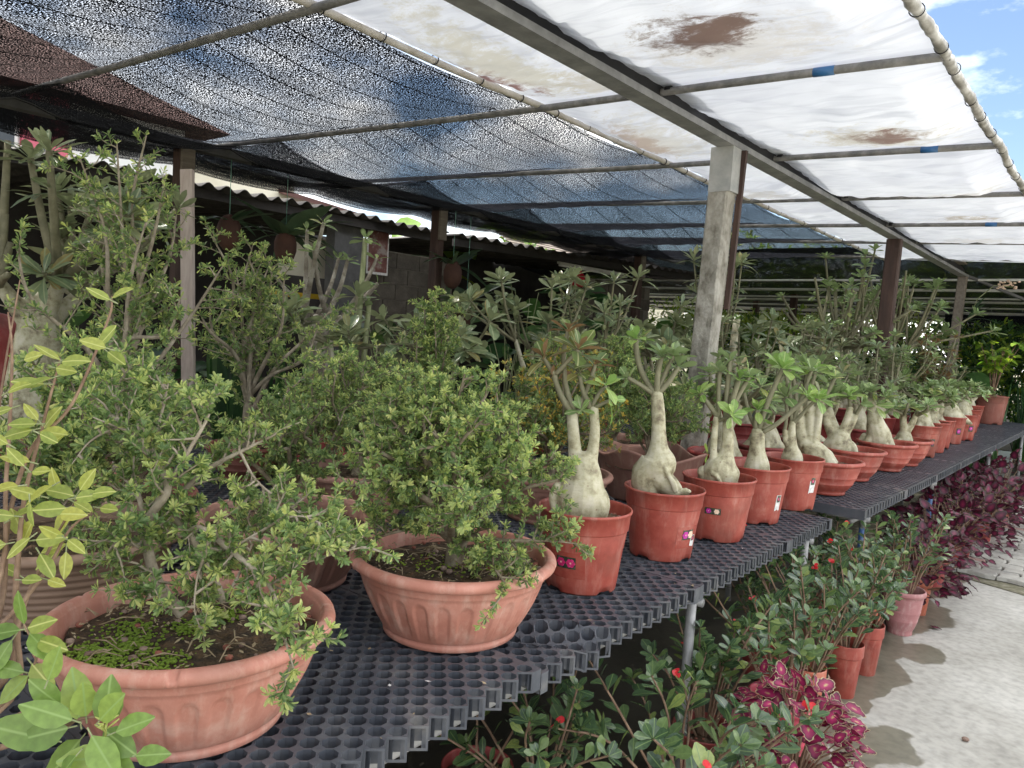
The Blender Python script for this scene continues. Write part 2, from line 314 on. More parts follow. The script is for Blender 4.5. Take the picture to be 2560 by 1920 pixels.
def caudexmat():
    m, nt, N, L, b = newmat('caudex')
    tc = N.new('ShaderNodeTexCoord'); oi = N.new('ShaderNodeObjectInfo')
    mu = N.new('ShaderNodeMath'); mu.operation = 'MULTIPLY'; mu.inputs[1].default_value = 31; L.new(oi.outputs['Random'], mu.inputs[0])
    cb = N.new('ShaderNodeCombineXYZ'); L.new(mu.outputs[0], cb.inputs[0]); va = N.new('ShaderNodeVectorMath'); L.new(tc.outputs['Object'], va.inputs[0]); L.new(cb.outputs[0], va.inputs[1])
    n1 = N.new('ShaderNodeTexNoise'); n1.inputs['Scale'].default_value = 16; n1.inputs['Detail'].default_value = 7; n1.inputs['Roughness'].default_value = .65; L.new(va.outputs[0], n1.inputs[0])
    r = ramp(N, [(.34, (.15,.12,.075)), (.42, (.29,.265,.165)), (.50, (.42,.395,.265)), (.58, (.48,.455,.33)), (.68, (.55,.52,.41))], n1.outputs['Fac'], L)
    n3 = N.new('ShaderNodeTexVoronoi'); n3.inputs['Scale'].default_value = 34; L.new(va.outputs[0], n3.inputs[0])
    r3 = ramp(N, [(.05, (1,1,1)), (.13, (0,0,0))], n3.outputs['Distance'], L)
    mm = N.new('ShaderNodeMixRGB'); mm.inputs[2].default_value = (.20,.125,.085,1); sc = N.new('ShaderNodeMath'); sc.operation = 'MULTIPLY'; sc.inputs[1].default_value = .8
    L.new(r3.outputs[0], sc.inputs[0]); L.new(sc.outputs[0], mm.inputs[0]); L.new(r.outputs[0], mm.inputs[1]); L.new(mm.outputs[0], b.inputs['Base Color'])
    b.inputs['Roughness'].default_value = .55
    mp = N.new('ShaderNodeMapping'); mp.inputs['Scale'].default_value = (45, 45, 150); L.new(va.outputs[0], mp.inputs[0])
    n2 = N.new('ShaderNodeTexNoise'); n2.inputs['Scale'].default_value = 1; n2.inputs['Detail'].default_value = 4; L.new(mp.outputs[0], n2.inputs[0])
    bp = N.new('ShaderNodeBump'); bp.inputs['Strength'].default_value = .28; bp.inputs['Distance'].default_value = .005; L.new(n2.outputs['Fac'], bp.inputs['Height']); L.new(bp.outputs[0], b.inputs['Normal'])
    return m
M['caudex'] = caudexmat()
M['scarbark'] = solid('scarbark', [(.3, (.14,.115,.085)), (.5, (.28,.25,.20)), (.62, (.45,.42,.36)), (.75, (.55,.52,.47))], 14, .8, .5, 60)
M['twig'] = solid('twig', [(.25, (.12,.115,.065)), (.55, (.20,.19,.115)), (.8, (.30,.28,.18))], 18, .6, .25, 60)
M['greenstem'] = solid('greenstem', [(.25, (.17,.20,.09)), (.55, (.27,.30,.15)), (.8, (.38,.39,.23))], 18, .5, .2, 60)

def tarpmat():
    m, nt, N, L, b = newmat('plastic_sheet')
    tc = N.new('ShaderNodeTexCoord')
    n1 = N.new('ShaderNodeTexNoise'); n1.inputs['Scale'].default_value = 1.3; n1.inputs['Detail'].default_value = 5; L.new(tc.outputs['Object'], n1.inputs[0])
    base = ramp(N, [(.3, (.67,.71,.81)), (.7, (.82,.86,.94))], n1.outputs['Fac'], L); cur = base.outputs[0]
    mp0 = N.new('ShaderNodeMapping'); mp0.inputs['Scale'].default_value = (1.1, 9, 1); mp0.inputs['Rotation'].default_value = (0, 0, .25); L.new(tc.outputs['Object'], mp0.inputs[0])
    n0 = N.new('ShaderNodeTexNoise'); n0.inputs['Scale'].default_value = 1.4; n0.inputs['Detail'].default_value = 6; n0.inputs['Distortion'].default_value = .8; L.new(mp0.outputs[0], n0.inputs[0])
    r0 = ramp(N, [(.30, (.70,.71,.74)), (.48, (1,1,1)), (.55, (1,1,1)), (.72, (.80,.80,.83))], n0.outputs['Fac'], L)  # streaks of dirt haze, with crease shading painted into the colour
    mu0 = N.new('ShaderNodeMixRGB'); mu0.blend_type = 'MULTIPLY'; mu0.inputs[0].default_value = .75; L.new(cur, mu0.inputs[1]); L.new(r0.outputs[0], mu0.inputs[2]); cur = mu0.outputs[0]
    n2 = N.new('ShaderNodeTexNoise'); n2.inputs['Scale'].default_value = 11; n2.inputs['Detail'].default_value = 9; n2.inputs['Roughness'].default_value = .78
    mp = N.new('ShaderNodeMapping'); mp.inputs['Scale'].default_value = (1, 1.6, 1); L.new(tc.outputs['Object'], mp.inputs[0]); L.new(mp.outputs[0], n2.inputs[0])
    # dried dirt left by rain puddles: (x, y, half width, half length, colour, amount)
    for (x, y, hx, hy, c, amt) in [(-1.24,2.75,.42,.34,(.55,.52,.47),.55),(-1.33,2.60,.20,.19,(.15,.105,.095),1.0),(-1.22,2.55,.16,.12,(.17,.12,.105),1.0),
        (-1.10,4.22,.34,.28,(.50,.46,.36),.7),(-1.05,4.18,.19,.13,(.22,.15,.135),.95),(-1.08,6.92,.22,.22,(.38,.32,.24),.8),(-1.0,5.75,.3,.16,(.5,.46,.38),.5),
        (-2.22,2.55,.20,.62,(.52,.50,.41),.7),(-2.39,2.76,.12,.28,(.28,.16,.155),.95),(-2.05,3.0,.2,.25,(.55,.52,.45),.6),(-2.29,3.92,.10,.36,(.30,.18,.175),.9),(-2.2,3.95,.24,.5,(.55,.53,.46),.55),
        (-2.2,5.6,.2,.3,(.5,.46,.4),.5),(-1.2,8.2,.3,.2,(.5,.46,.4),.4)]:
        sb = N.new('ShaderNodeVectorMath'); sb.operation = 'SUBTRACT'; sb.inputs[1].default_value = (x, y, 0); L.new(tc.outputs['Object'], sb.inputs[0])
        sc = N.new('ShaderNodeVectorMath'); sc.operation = 'MULTIPLY'; sc.inputs[1].default_value = (1/hx, 1/hy, 0); L.new(sb.outputs[0], sc.inputs[0])
        ln = N.new('ShaderNodeVectorMath'); ln.operation = 'LENGTH'; L.new(sc.outputs[0], ln.inputs[0])
        ma = N.new('ShaderNodeMath'); ma.operation = 'MULTIPLY_ADD'; ma.inputs[1].default_value = 3.6; L.new(n2.outputs['Fac'], ma.inputs[0]); L.new(ln.outputs['Value'], ma.inputs[2])
        rr = ramp(N, [(.0, (amt,)*3), (.5, (amt,)*3)] , None, None)
        mr = N.new('ShaderNodeMapRange'); mr.interpolation_type = 'SMOOTHSTEP'; mr.inputs[1].default_value = 3.0; mr.inputs[2].default_value = 2.1; mr.inputs[3].default_value = 0; mr.inputs[4].default_value = amt
        N.remove(rr); L.new(ma.outputs[0], mr.inputs[0])
        mm = N.new('ShaderNodeMixRGB'); mm.inputs[2].default_value = (*c, 1); L.new(mr.outputs[0], mm.inputs[0]); L.new(cur, mm.inputs[1]); cur = mm.outputs[0]
    L.new(cur, b.inputs['Base Color']); b.inputs['Roughness'].default_value = .35; b.inputs['Specular IOR Level'].default_value = .4
    tr = N.new('ShaderNodeBsdfTranslucent'); L.new(cur, tr.inputs[0]); ms = N.new('ShaderNodeMixShader'); ms.inputs[0].default_value = .145
    L.new(b.outputs[0], ms.inputs[1]); L.new(tr.outputs[0], ms.inputs[2]); L.new(ms.outputs[0], N['Material Output'].inputs[0])
    return m
M['tarp'] = tarpmat()

def netmat(name, open_=.5, sc=1.0):
    """knitted shade cloth: black tape yarn with small irregular openings, woven seams along y"""
    m, nt, N, L, b = newmat(name)
    b.inputs['Base Color'].default_value = (.016,.018,.027,1); b.inputs['Roughness'].default_value = .9; b.inputs['Specular IOR Level'].default_value = .1
    tc = N.new('ShaderNodeTexCoord'); mp = N.new('ShaderNodeMapping'); mp.inputs['Scale'].default_value = (190*sc, 125*sc, 0); L.new(tc.outputs['Object'], mp.inputs[0])
    n1 = N.new('ShaderNodeTexNoise'); n1.inputs['Scale'].default_value = 1; n1.inputs['Detail'].default_value = 2; n1.inputs['Roughness'].default_value = .6; L.new(mp.outputs[0], n1.inputs[0])
    n2 = N.new('ShaderNodeTexNoise'); n2.inputs['Scale'].default_value = 2.2; n2.inputs['Detail'].default_value = 3; L.new(tc.outputs['Object'], n2.inputs[0])
    # seam bands every 0.26 m across x
    sx = N.new('ShaderNodeSeparateXYZ'); L.new(tc.outputs['Object'], sx.inputs[0])
    dv = N.new('ShaderNodeMath'); dv.operation = 'PINGPONG'; dv.inputs[1].default_value = .13; L.new(sx.outputs[0], dv.inputs[0])
    lt = N.new('ShaderNodeMath'); lt.operation = 'LESS_THAN'; lt.inputs[1].default_value = .006; L.new(dv.outputs[0], lt.inputs[0])
    th = N.new('ShaderNodeMapRange'); th.inputs[1].default_value = .35; th.inputs[2].default_value = .65; th.inputs[3].default_value = open_ - .008; th.inputs[4].default_value = open_ + .012; L.new(n2.outputs['Fac'], th.inputs[0])
    ad = N.new('ShaderNodeMath'); ad.operation = 'MULTIPLY_ADD'; ad.inputs[1].default_value = .12; L.new(lt.outputs[0], ad.inputs[0]); L.new(th.outputs[0], ad.inputs[2])
    gt = N.new('ShaderNodeMath'); gt.operation = 'GREATER_THAN'; L.new(n1.outputs['Fac'], gt.inputs[0]); L.new(ad.outputs[0], gt.inputs[1])
    tr = N.new('ShaderNodeBsdfTransparent'); ms = N.new('ShaderNodeMixShader'); L.new(gt.outputs[0], ms.inputs[0]); L.new(b.outputs[0], ms.inputs[1]); L.new(tr.outputs[0], ms.inputs[2])
    L.new(ms.outputs[0], N['Material Output'].inputs[0])
    return m
M['net'] = netmat("net", .58)
M['netdense'] = netmat('netdense', .60); M['nethem'] = netmat('nethem', .56); M['netfar'] = netmat('netfar', .66)

def groundmat(name, kind):
    m, nt, N, L, b = newmat(name)
    tc = N.new('ShaderNodeTexCoord')
    n1 = N.new('ShaderNodeTexNoise'); n1.inputs['Scale'].default_value = 1.7; n1.inputs['Detail'].default_value = 9; n1.inputs['Roughness'].default_value = .65; L.new(tc.outputs['Object'], n1.inputs[0])
    n4 = N.new('ShaderNodeTexNoise'); n4.inputs['Scale'].default_value = 26; n4.inputs['Detail'].default_value = 6; L.new(tc.outputs['Object'], n4.inputs[0])
    if kind == 'concrete':
        r = ramp(N, [(.28, (.29,.28,.25)), (.44, (.37,.36,.325)), (.55, (.42,.41,.375)), (.70, (.49,.48,.445))], n1.outputs['Fac'], L); cur = r.outputs[0]
        r2 = ramp(N, [(.3, (.72,.72,.72)), (.6, (1.06,1.06,1.06))], n4.outputs['Fac'], L)
        mu = N.new('ShaderNodeMixRGB'); mu.blend_type = 'MULTIPLY'; mu.inputs[0].default_value = .8; L.new(cur, mu.inputs[1]); L.new(r2.outputs[0], mu.inputs[2]); cur = mu.outputs[0]
        # damp concrete, bench shade painted near-black beneath the benches, lobes of spilled water along the pots
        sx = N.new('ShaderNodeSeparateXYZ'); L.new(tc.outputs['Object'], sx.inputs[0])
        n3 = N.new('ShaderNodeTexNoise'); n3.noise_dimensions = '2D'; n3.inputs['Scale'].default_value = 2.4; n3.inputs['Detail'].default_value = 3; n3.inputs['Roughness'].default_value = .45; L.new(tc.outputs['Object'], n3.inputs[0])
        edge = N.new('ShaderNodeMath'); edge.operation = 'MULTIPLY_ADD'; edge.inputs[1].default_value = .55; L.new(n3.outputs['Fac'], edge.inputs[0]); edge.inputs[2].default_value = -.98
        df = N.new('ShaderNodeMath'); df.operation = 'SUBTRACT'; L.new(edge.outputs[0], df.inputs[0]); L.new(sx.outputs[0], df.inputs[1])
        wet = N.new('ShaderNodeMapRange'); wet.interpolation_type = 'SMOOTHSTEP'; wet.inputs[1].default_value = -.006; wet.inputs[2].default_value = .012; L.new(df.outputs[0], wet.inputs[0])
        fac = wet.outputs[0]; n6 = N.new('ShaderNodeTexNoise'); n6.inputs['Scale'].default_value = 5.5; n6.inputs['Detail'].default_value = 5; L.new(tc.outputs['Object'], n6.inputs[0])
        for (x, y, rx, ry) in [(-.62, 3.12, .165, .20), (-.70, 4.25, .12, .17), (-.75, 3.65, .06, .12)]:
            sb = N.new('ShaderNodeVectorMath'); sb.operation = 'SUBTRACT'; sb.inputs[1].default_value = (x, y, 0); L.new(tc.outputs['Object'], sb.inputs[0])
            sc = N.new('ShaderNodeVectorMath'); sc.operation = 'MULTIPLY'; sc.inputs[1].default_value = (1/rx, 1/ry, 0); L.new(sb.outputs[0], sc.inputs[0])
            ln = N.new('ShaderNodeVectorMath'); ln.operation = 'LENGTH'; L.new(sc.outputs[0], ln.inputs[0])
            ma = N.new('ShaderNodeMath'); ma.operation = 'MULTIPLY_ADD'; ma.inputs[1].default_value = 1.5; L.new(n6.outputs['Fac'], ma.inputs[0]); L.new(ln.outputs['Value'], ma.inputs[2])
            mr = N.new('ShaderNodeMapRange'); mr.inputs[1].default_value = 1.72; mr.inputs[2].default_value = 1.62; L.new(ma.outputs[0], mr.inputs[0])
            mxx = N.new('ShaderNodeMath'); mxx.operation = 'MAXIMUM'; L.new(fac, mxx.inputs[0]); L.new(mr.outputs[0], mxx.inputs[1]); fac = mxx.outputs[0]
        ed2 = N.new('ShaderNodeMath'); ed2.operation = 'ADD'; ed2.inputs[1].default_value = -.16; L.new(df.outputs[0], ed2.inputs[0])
        benchshade = N.new('ShaderNodeMapRange'); benchshade.interpolation_type = 'SMOOTHSTEP'; benchshade.inputs[1].default_value = -.05; benchshade.inputs[2].default_value = .12; benchshade.inputs[3].default_value = 0; benchshade.inputs[4].default_value = .9; L.new(ed2.outputs[0], benchshade.inputs[0])
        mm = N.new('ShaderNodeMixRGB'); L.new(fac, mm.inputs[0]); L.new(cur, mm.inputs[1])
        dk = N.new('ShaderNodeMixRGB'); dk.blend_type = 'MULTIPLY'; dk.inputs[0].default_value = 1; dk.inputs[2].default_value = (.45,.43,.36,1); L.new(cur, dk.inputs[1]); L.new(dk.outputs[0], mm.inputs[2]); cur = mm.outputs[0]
        shademix = N.new('ShaderNodeMixRGB'); shademix.inputs[2].default_value = (.022,.02,.015,1); L.new(benchshade.outputs[0], shademix.inputs[0]); L.new(cur, shademix.inputs[1]); cur = shademix.outputs[0]  # puts the shade under the bench into the floor colour
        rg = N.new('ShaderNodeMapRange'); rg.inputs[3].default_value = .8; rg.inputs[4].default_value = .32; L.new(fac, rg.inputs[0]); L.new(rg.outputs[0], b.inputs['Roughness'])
        L.new(cur, b.inputs['Base Color']); st = .25
    elif kind == 'gravel':
        vo = N.new('ShaderNodeTexVoronoi'); vo.inputs['Scale'].default_value = 30; L.new(tc.outputs['Object'], vo.inputs[0])
        r = ramp(N, [(.2, (.20,.17,.14)), (.5, (.34,.30,.26)), (.8, (.48,.44,.40))], n4.outputs['Fac'], L); L.new(r.outputs[0], b.inputs['Base Color']); b.inputs['Roughness'].default_value = .9; st = .8
    else:
        r = ramp(N, [(.3, (.10,.10,.06)), (.5, (.17,.16,.105)), (.7, (.24,.22,.17))], n4.outputs['Fac'], L); L.new(r.outputs[0], b.inputs['Base Color']); b.inputs['Roughness'].default_value = .95; st = .5
    bp = N.new('ShaderNodeBump'); bp.inputs['Strength'].default_value = st; bp.inputs['Distance'].default_value = .006; L.new(n4.outputs['Fac'], bp.inputs['Height']); L.new(bp.outputs[0], b.inputs['Normal'])
    return m
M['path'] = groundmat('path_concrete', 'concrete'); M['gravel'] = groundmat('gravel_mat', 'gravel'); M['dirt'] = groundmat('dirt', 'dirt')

# ------------------------------------------------------------------ ground
struct(MB().add([(-90,-60,0),(90,-60,0),(90,140,0),(-90,140,0)], [(0,1,2,3)]).build('ground', M['dirt']))
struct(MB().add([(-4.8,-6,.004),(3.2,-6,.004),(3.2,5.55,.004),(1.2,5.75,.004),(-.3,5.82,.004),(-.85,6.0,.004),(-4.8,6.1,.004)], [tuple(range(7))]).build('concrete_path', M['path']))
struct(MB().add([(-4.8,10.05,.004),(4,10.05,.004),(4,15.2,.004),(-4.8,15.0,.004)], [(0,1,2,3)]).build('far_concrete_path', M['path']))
struct(MB().add([(-6,15.22,.004),(6,15.22,.004),(6,26,.004),(-6,26,.004)], [(0,1,2,3)]).build('gravel', M['gravel']))
struct(MB().add([(-4.8,6.12,.004),(-.84,6.02,.004),(-.3,5.84,.004),(3.2,5.6,.004),(3.2,10.03,.004),(-4.8,10.03,.004)], [tuple(range(6))]).build('paving_bed', M['dirt']))
paving = struct(put('paving', None)); paving.location = (0, 0, .006)
paving.empty_display_size = .1
def paver_mesh(mat):
    mb = MB(); pts = []
    Lx, Ly, z = .112, .055, .03         # zigzag interlocking stone
    xs = [-Lx, -Lx*.5, 0, Lx*.5, Lx]
    off = [0, .011, 0, -.011, 0]
    top = [(x, Ly + o) for x, o in zip(xs, off)]; bot = [(x, -Ly + o) for x, o in zip(xs, off)]
    ring = top + [(Lx + .009, 0)] + bot[::-1] + [(-Lx + .009, 0)]
    n = len(ring); s = .93
    vs = [(x, y, 0) for x, y in ring] + [(x, y, z - .005) for x, y in ring] + [(x*s, y*s, z) for x, y in ring]
    fs = []
    for i in range(n):
        j = (i+1) % n
        fs.append((j, i, n+i, n+j)); fs.append((n+j, n+i, 2*n+i, 2*n+j))
    fs.append(tuple(range(3*n-1, 2*n-1, -1)))
    return mb.add(vs, fs).mesh('paver', mat, False)
pm = [paver_mesh(M['brickpv']), paver_mesh(M['brickred'])]
r_ = random.Random(3); cnt = 0
for j in range(38):
    y = 6.02 + j * .117
    if y > 9.95: break
    for i in range(11):
        x = -1.05 + i * .236 + (j % 2) * .118
        if x > -.2 and y < 5.95 or cnt >= 298: continue
        if x > 1.25: continue
        if y < 6.05 + max(0, (-.55 - x)) * .2: continue
        red = (x > -.45 and j in (3, 4, 11, 12, 19)) or r_.random() < .02
        p = put('paver', pm[1 if red else 0], paving, (x + r_.uniform(-.004,.004), y + r_.uniform(-.004,.004), r_.uniform(-.006,.004)), (r_.uniform(-.02,.02), r_.uniform(-.02,.02), r_.uniform(-.03,.03)))
        cnt += 1

# ------------------------------------------------------------------ shade house
def rz(x): return 2.574 - .04 * x                       # roof height over x
ORD = ['first', 'second', 'third', 'fourth', 'fifth', 'sixth', 'seventh', 'eighth', 'ninth']
PY = [-1.08, .36, 1.80, 3.24, 4.70, 6.12, 7.50, 8.72, 10.20]     # cross pipes
for i, y in enumerate(PY):
    t = thing('roof_pipe', ORD[len(PY)-1-i] + ' grey cross pipe under the roof counted from the far end of the white sheet', 'pipe', (0, y, 0), group='cross pipes under the roof')
    MB().tube([(x, .004*math.sin(x*3+i), rz(x) + .022 - .012*math.sin((x+.6)*.62)**2) for x in np.linspace(-.62, -6.55, 14)], .0175, 10).build('pipe', M['pipe'], t)
    if i in (3, 4, 6):
        xx = {3: -1.12, 4: -1.0, 6: -1.05}[i]
        MB().tube([(xx, 0, rz(xx)+.021), (xx+.085, 0, rz(xx+.085)+.021)], .019, 10).build('blue_tape_band', M['bluetape'], t)
    MB().tube([(-1.8, 0, rz(-1.8)+.022), (-1.77, 0, rz(-1.77)+.022)], .0195, 10).build('clip', M['black'], t)
# main beam: steel box with a black bar painting the channel's shaded recess, plank above
t = thing('roof_beam', 'light grey steel roof beam running above the desert roses on concrete post', 'beam', (-1.84, 4.8, 0))
zb = rz(-1.84)
MB().box(-.05, .05, -6.5, 7.1, zb-.055, zb-.022).build('steel_box', M['steel'], t, False)
MB().box(-.035, .02, -6.5, 6.9, zb-.020, zb+.055).build('channel_shade_bar', M['black'], t, False)
mb = MB()
for (a, b, o, zz) in ((-6.5,-1.2,.045,0), (-1.05,.62,.05,.004), (.75,2.3,.055,.003), (2.4,4.3,.04,0), (4.45,6.5,.05,.004)):
    mb.box(o-.075, o+.05, a, b, zb+.057+zz, zb+.075+zz)
mb.build('plank', M['plank'], t, False)
t = thing('roof_beam', 'dark steel roof beam on timber posts between the benches and the sheds', 'beam', (-5.65, 4.8, 0))
MB().box(-.045, .045, -8, 6.3, rz(-5.65)-.075, rz(-5.65)-.002).build('steel_box', M['steeldark'], t, False)
# posts
def lean_post(name, label, x, y, top, w, d, mats, dx=0, dy=0, extra=None, rough=0):
    t = thing(name, label, 'post', (x, y, 0)); n = 14; mb = MB(); vs = []
    r_ = random.Random(int(y*100))
    for i in range(n+1):
        f = i / n; z = top * f; ox, oy = dx*(f-1), dy*(f-1)
        c = .012
        ring = [(-w+c,-d),(w-c,-d),(w,-d+c),(w,d-c),(w-c,d),(-w+c,d),(-w,d-c),(-w,-d+c)]
        for (a, b) in ring: vs.append((a+ox+r_.uniform(-rough,rough), b+oy+r_.uniform(-rough,rough), z))
    fs = []
    for i in range(n):
        for k in range(8): fs.append((i*8+k, i*8+(k+1)%8, (i+1)*8+(k+1)%8, (i+1)*8+k))
    fs.append(tuple(n*8+k for k in range(8)))
    mb.add(vs, fs).build('shaft', mats, t, False); return t
t = lean_post('concrete_post', 'weathered square concrete post with painted top under the roof beam', -1.86, 4.09, zb-.052, .062, .058, M['concrete'], .10, 0, rough=.0025)
MB().box(-.066, .066, -.062, .062, zb-.30, zb-.053).build('painted_cap', M['paintcap'], t, False)
MB().bar((.045, .06, 1.7), (.08, .06, zb-.06), .03, .025, (0,1,0)).build('side_batten', M['wood'], t, False)
lean_post('timber_post', 'reddish brown timber post under the grey roof beam behind the desert roses', -1.84, 7.93, zb-.056, .065, .05, M['wood'], .05)
lean_post('log_post', 'pale round timber post at the far end of the grey roof beam', -1.84, 11.72, zb-.056, .055, .055, M['plank'], .08)
zl = rz(-5.65) - .076
for i, (y, lab) in enumerate(((2.9, 'dark timber post with pale wooden batten beside the tall bonsai shrubs'), (5.62, 'dark timber post carrying hanging staghorn fern before the block wall'), (9.75, 'dark timber post at the far end of the shed row'))):
    t = lean_post('timber_post', lab, -5.65, y, zl, .055, .055, M['wood'], .02)
    MB().box(.06, .085, -.05, .05, zl-.33, zl-.01).build('packing_block', M['plank'], t, False)
    if i == 0: pass
t = thing('wooden_batten', 'long pale wooden batten standing upright in front of the dark timber post', 'batten', at(486, 1000, 4.55))
p0 = at(486, 1000, 4.55); p1 = at(468, 425, 4.75)
MB().bar((0,0,-p0.z+.0), p1 - p0, .075, .035, (-.6,.77,0)).build('board', M['batten'], t, False)

# edge pipe wrapped in sheet, with cable ties
t = thing('edge_pipe', 'roof edge pipe wrapped in white plastic sheet with black cable ties', 'pipe', (-.63, 0, rz(-.63)))
r_ = random.Random(4)
ys = np.arange(-4, 10.75, .035)
MB().tube([(.004*math.sin(y*7), y, .02 - .018*abs(math.sin((y-.36)/1.45*math.pi))) for y in ys], [.019 + .002*math.sin(y*29)+.002*math.sin(y*71+1)+r_.uniform(-.0015,.0015) for y in ys], 12).build('wrapped_pipe', M['wrap'], t)
y = .4
tie = MB().tube([(.023*math.cos(a), 0, .023*math.sin(a)) for a in np.linspace(0, 2*math.pi, 15)], .002, 5, False).mesh('cable_tie', M['black'])
while y < 10.6:
    put('cable_tie', tie, t, (0, y, .02 - .018*abs(math.sin((y-.36)/1.45*math.pi))), (0, r_.uniform(0, 3), r_.uniform(-.3, .3))); y += r_.choice((.26, .34, .4, .3))
# boundary pipe between sheet and net, bamboo-like
t = thing('seam_pole', 'pale segmented pole where the white sheet meets the black shade net', 'pole', (-2.55, 0, rz(-2.55)))
ys = np.arange(-4, 10.7, .05)
MB().tube([(.006*math.sin(y*2), y, .028 - .008*abs(math.sin((y-.36)/1.45*math.pi))) for y in ys], [.017 + .003*(math.sin(y*5) > .93) for y in ys], 9).build('pole', M['pvc'], t)
tie2 = MB().tube([(.022*math.cos(a), 0, .022*math.sin(a)) for a in np.linspace(0, 2*math.pi, 12)], .003, 5, False).mesh('cable_tie', M['black'])
for k, y in enumerate(np.arange(.6, 10.6, .31)): put('cable_tie', tie2, t, (0, y, .024), (0, 0, r_.uniform(-.3,.3)))

# white plastic sheet
def sagcurve(y):
    for a, b in zip(PY, PY[1:]):
        if a <= y <= b: f = (y-a)/(b-a); return 4*f*(1-f)
    return 0.0
def hsh(a): return (math.sin(a*127.1)*43758.5453) % 1.0
def vnoise(x, y):
    xi, yi = math.floor(x), math.floor(y); fx, fy = x-xi, y-yi; fx = fx*fx*(3-2*fx); fy = fy*fy*(3-2*fy)
    h = lambda a, b: hsh(a*1.37 + b*7.91 + .13)
    return (h(xi,yi)*(1-fx)+h(xi+1,yi)*fx)*(1-fy) + (h(xi,yi+1)*(1-fx)+h(xi+1,yi+1)*fx)*fy
nx, ny = 90, 640; V = np.zeros((nx*ny, 3)); i = 0
for b_ in range(ny):
    y = -4 + 14.7*b_/(ny-1); s = sagcurve(y) if y > PY[0] else 0
    for a_ in range(nx):
        x = -2.56 + 1.93*a_/(nx-1)
        fx = (x + 2.56)/1.93
        edge = min(1, min(fx, 1-fx)*9) * min(1, abs(x+1.84)*6+.15)
        sag = -.085*s*edge*(.6+.8*vnoise(x*1.2+3, y*.69))
        wr = .030*s**.5*(vnoise(x*3+y*2.2, y*13-x*6)-.5) + .016*(vnoise(x*9-y*3, y*26+x*9)-.5)*s**.5 + .010*abs(math.sin(x*5+y*17+4*vnoise(x*2,y*2)))*s**.5 + .012*(vnoise((x-y*.5)*5, (y+x)*2)-.5)*s
        ten = .012*math.sin(y*34 + 3*vnoise(x*2,y*2))*max(0, 1-min(fx,1-fx)*7)*s**.5
        V[i] = (x, y, rz(x) + .045 + sag + (wr+ten)*min(1, edge+.25)); i += 1
Q = np.array([(b_*nx+a_, b_*nx+a_+1, (b_+1)*nx+a_+1, (b_+1)*nx+a_) for b_ in range(ny-1) for a_ in range(nx-1)])
o = put('plastic_sheet_roof', npmesh('plastic_sheet_roof', V, Q, M['tarp'], smooth=True)); tag(o, 'white translucent plastic sheet roof with brown puddle stains', 'roof sheet')

# black shade net
def net(name, label, x0, x1, y0, y1, zfun, mat, nx=60, ny=220, layers=1, gap=.012):
    Vs = []; Qs = []
    for l in range(layers):
        V = np.zeros((nx*ny, 3)); i = 0
        for b_ in range(ny):
            y = y0 + (y1-y0)*b_/(ny-1)
            for a_ in range(nx):
                x = x0 + (x1-x0)*a_/(nx-1); V[i] = (x, y, zfun(x, y) + l*gap); i += 1
        Q = np.array([(b_*nx+a_, b_*nx+a_+1, (b_+1)*nx+a_+1, (b_+1)*nx+a_) for b_ in range(ny-1) for a_ in range(nx-1)])
        Vs.append(V); Qs.append(Q + l*nx*ny)
    o = put(name, npmesh(name, np.concatenate(Vs), np.concatenate(Qs), mat, smooth=True)); tag(o, label, 'shade net'); return o
def netz(x, y):
    s = sagcurve(y) if y > PY[0] else 0
    fx = (x + 6.55)/4.0
    z = rz(x) + .045 - s*(.05 + .11*math.sin(min(1, max(0, fx))*math.pi)) + .012*(vnoise(x*4, y*1.3)-.5)*(.3+s)
    z += .006*math.cos(x/.26*2*math.pi)*s
    if x < -6.2: z -= (-6.2-x)*.22
    return z
net('shade_net_roof', 'black knitted shade net sagging between pipes beside the white sheet', -6.5, -2.56, -5, 10.65, netz, M['net'], 90, 260)
net('shade_net_strip', 'second dark strip of shade net lying along the dark roof beam', -6.5, -4.9, -5, 10.6, lambda x, y: netz(x, y) - .028 - .02*vnoise(x*3, y*.7), M['nethem'], 40, 160, 1)
net('shade_net_edge', 'dense hanging hem of shade net above the shed eaves', -6.53, -5.58, -5, 10.6, lambda x, y: netz(x, y) - .03 - .03*vnoise(y*.8, 4.2), M['nethem'], 24, 160, 1)

# further shade house beyond the benches
def flatz(x, y): return 2.62 + .26*max(0, 1-(y-10.78)/1.2) + .03*math.sin(y*4.3) + .02*(vnoise(x, y)-.5)
net('far_shade_net', 'dark shade net of the next shade house beyond the benches', -13, 7, 10.78, 26, flatz, M['netfar'], 60, 90, 1)
net('far_shade_curtain', 'dark net curtain hanging low along the far shade house', -3.6, 7, 21.0, 21.6, lambda x, y: 2.55 - (y-21.0)*1.7 + .02*vnoise(x*3, 2), M['netfar'], 60, 6, 1)
for k in range(9):
    y = 11.95 + k*1.55
    t = thing('far_pipe', ORD[k] + ' pale rail under the dark net of the next shade house, counted from the benches', 'pipe', (0, y, 2.57 - .02*(k % 3)), group='rails of the next shade house')
    MB().tube([(-13, 0, 0), (-6, 0, -.02), (0, 0, .01), (7, 0, 0)], .022 if k % 2 else .016, 8).build('rail', M['white'], t)
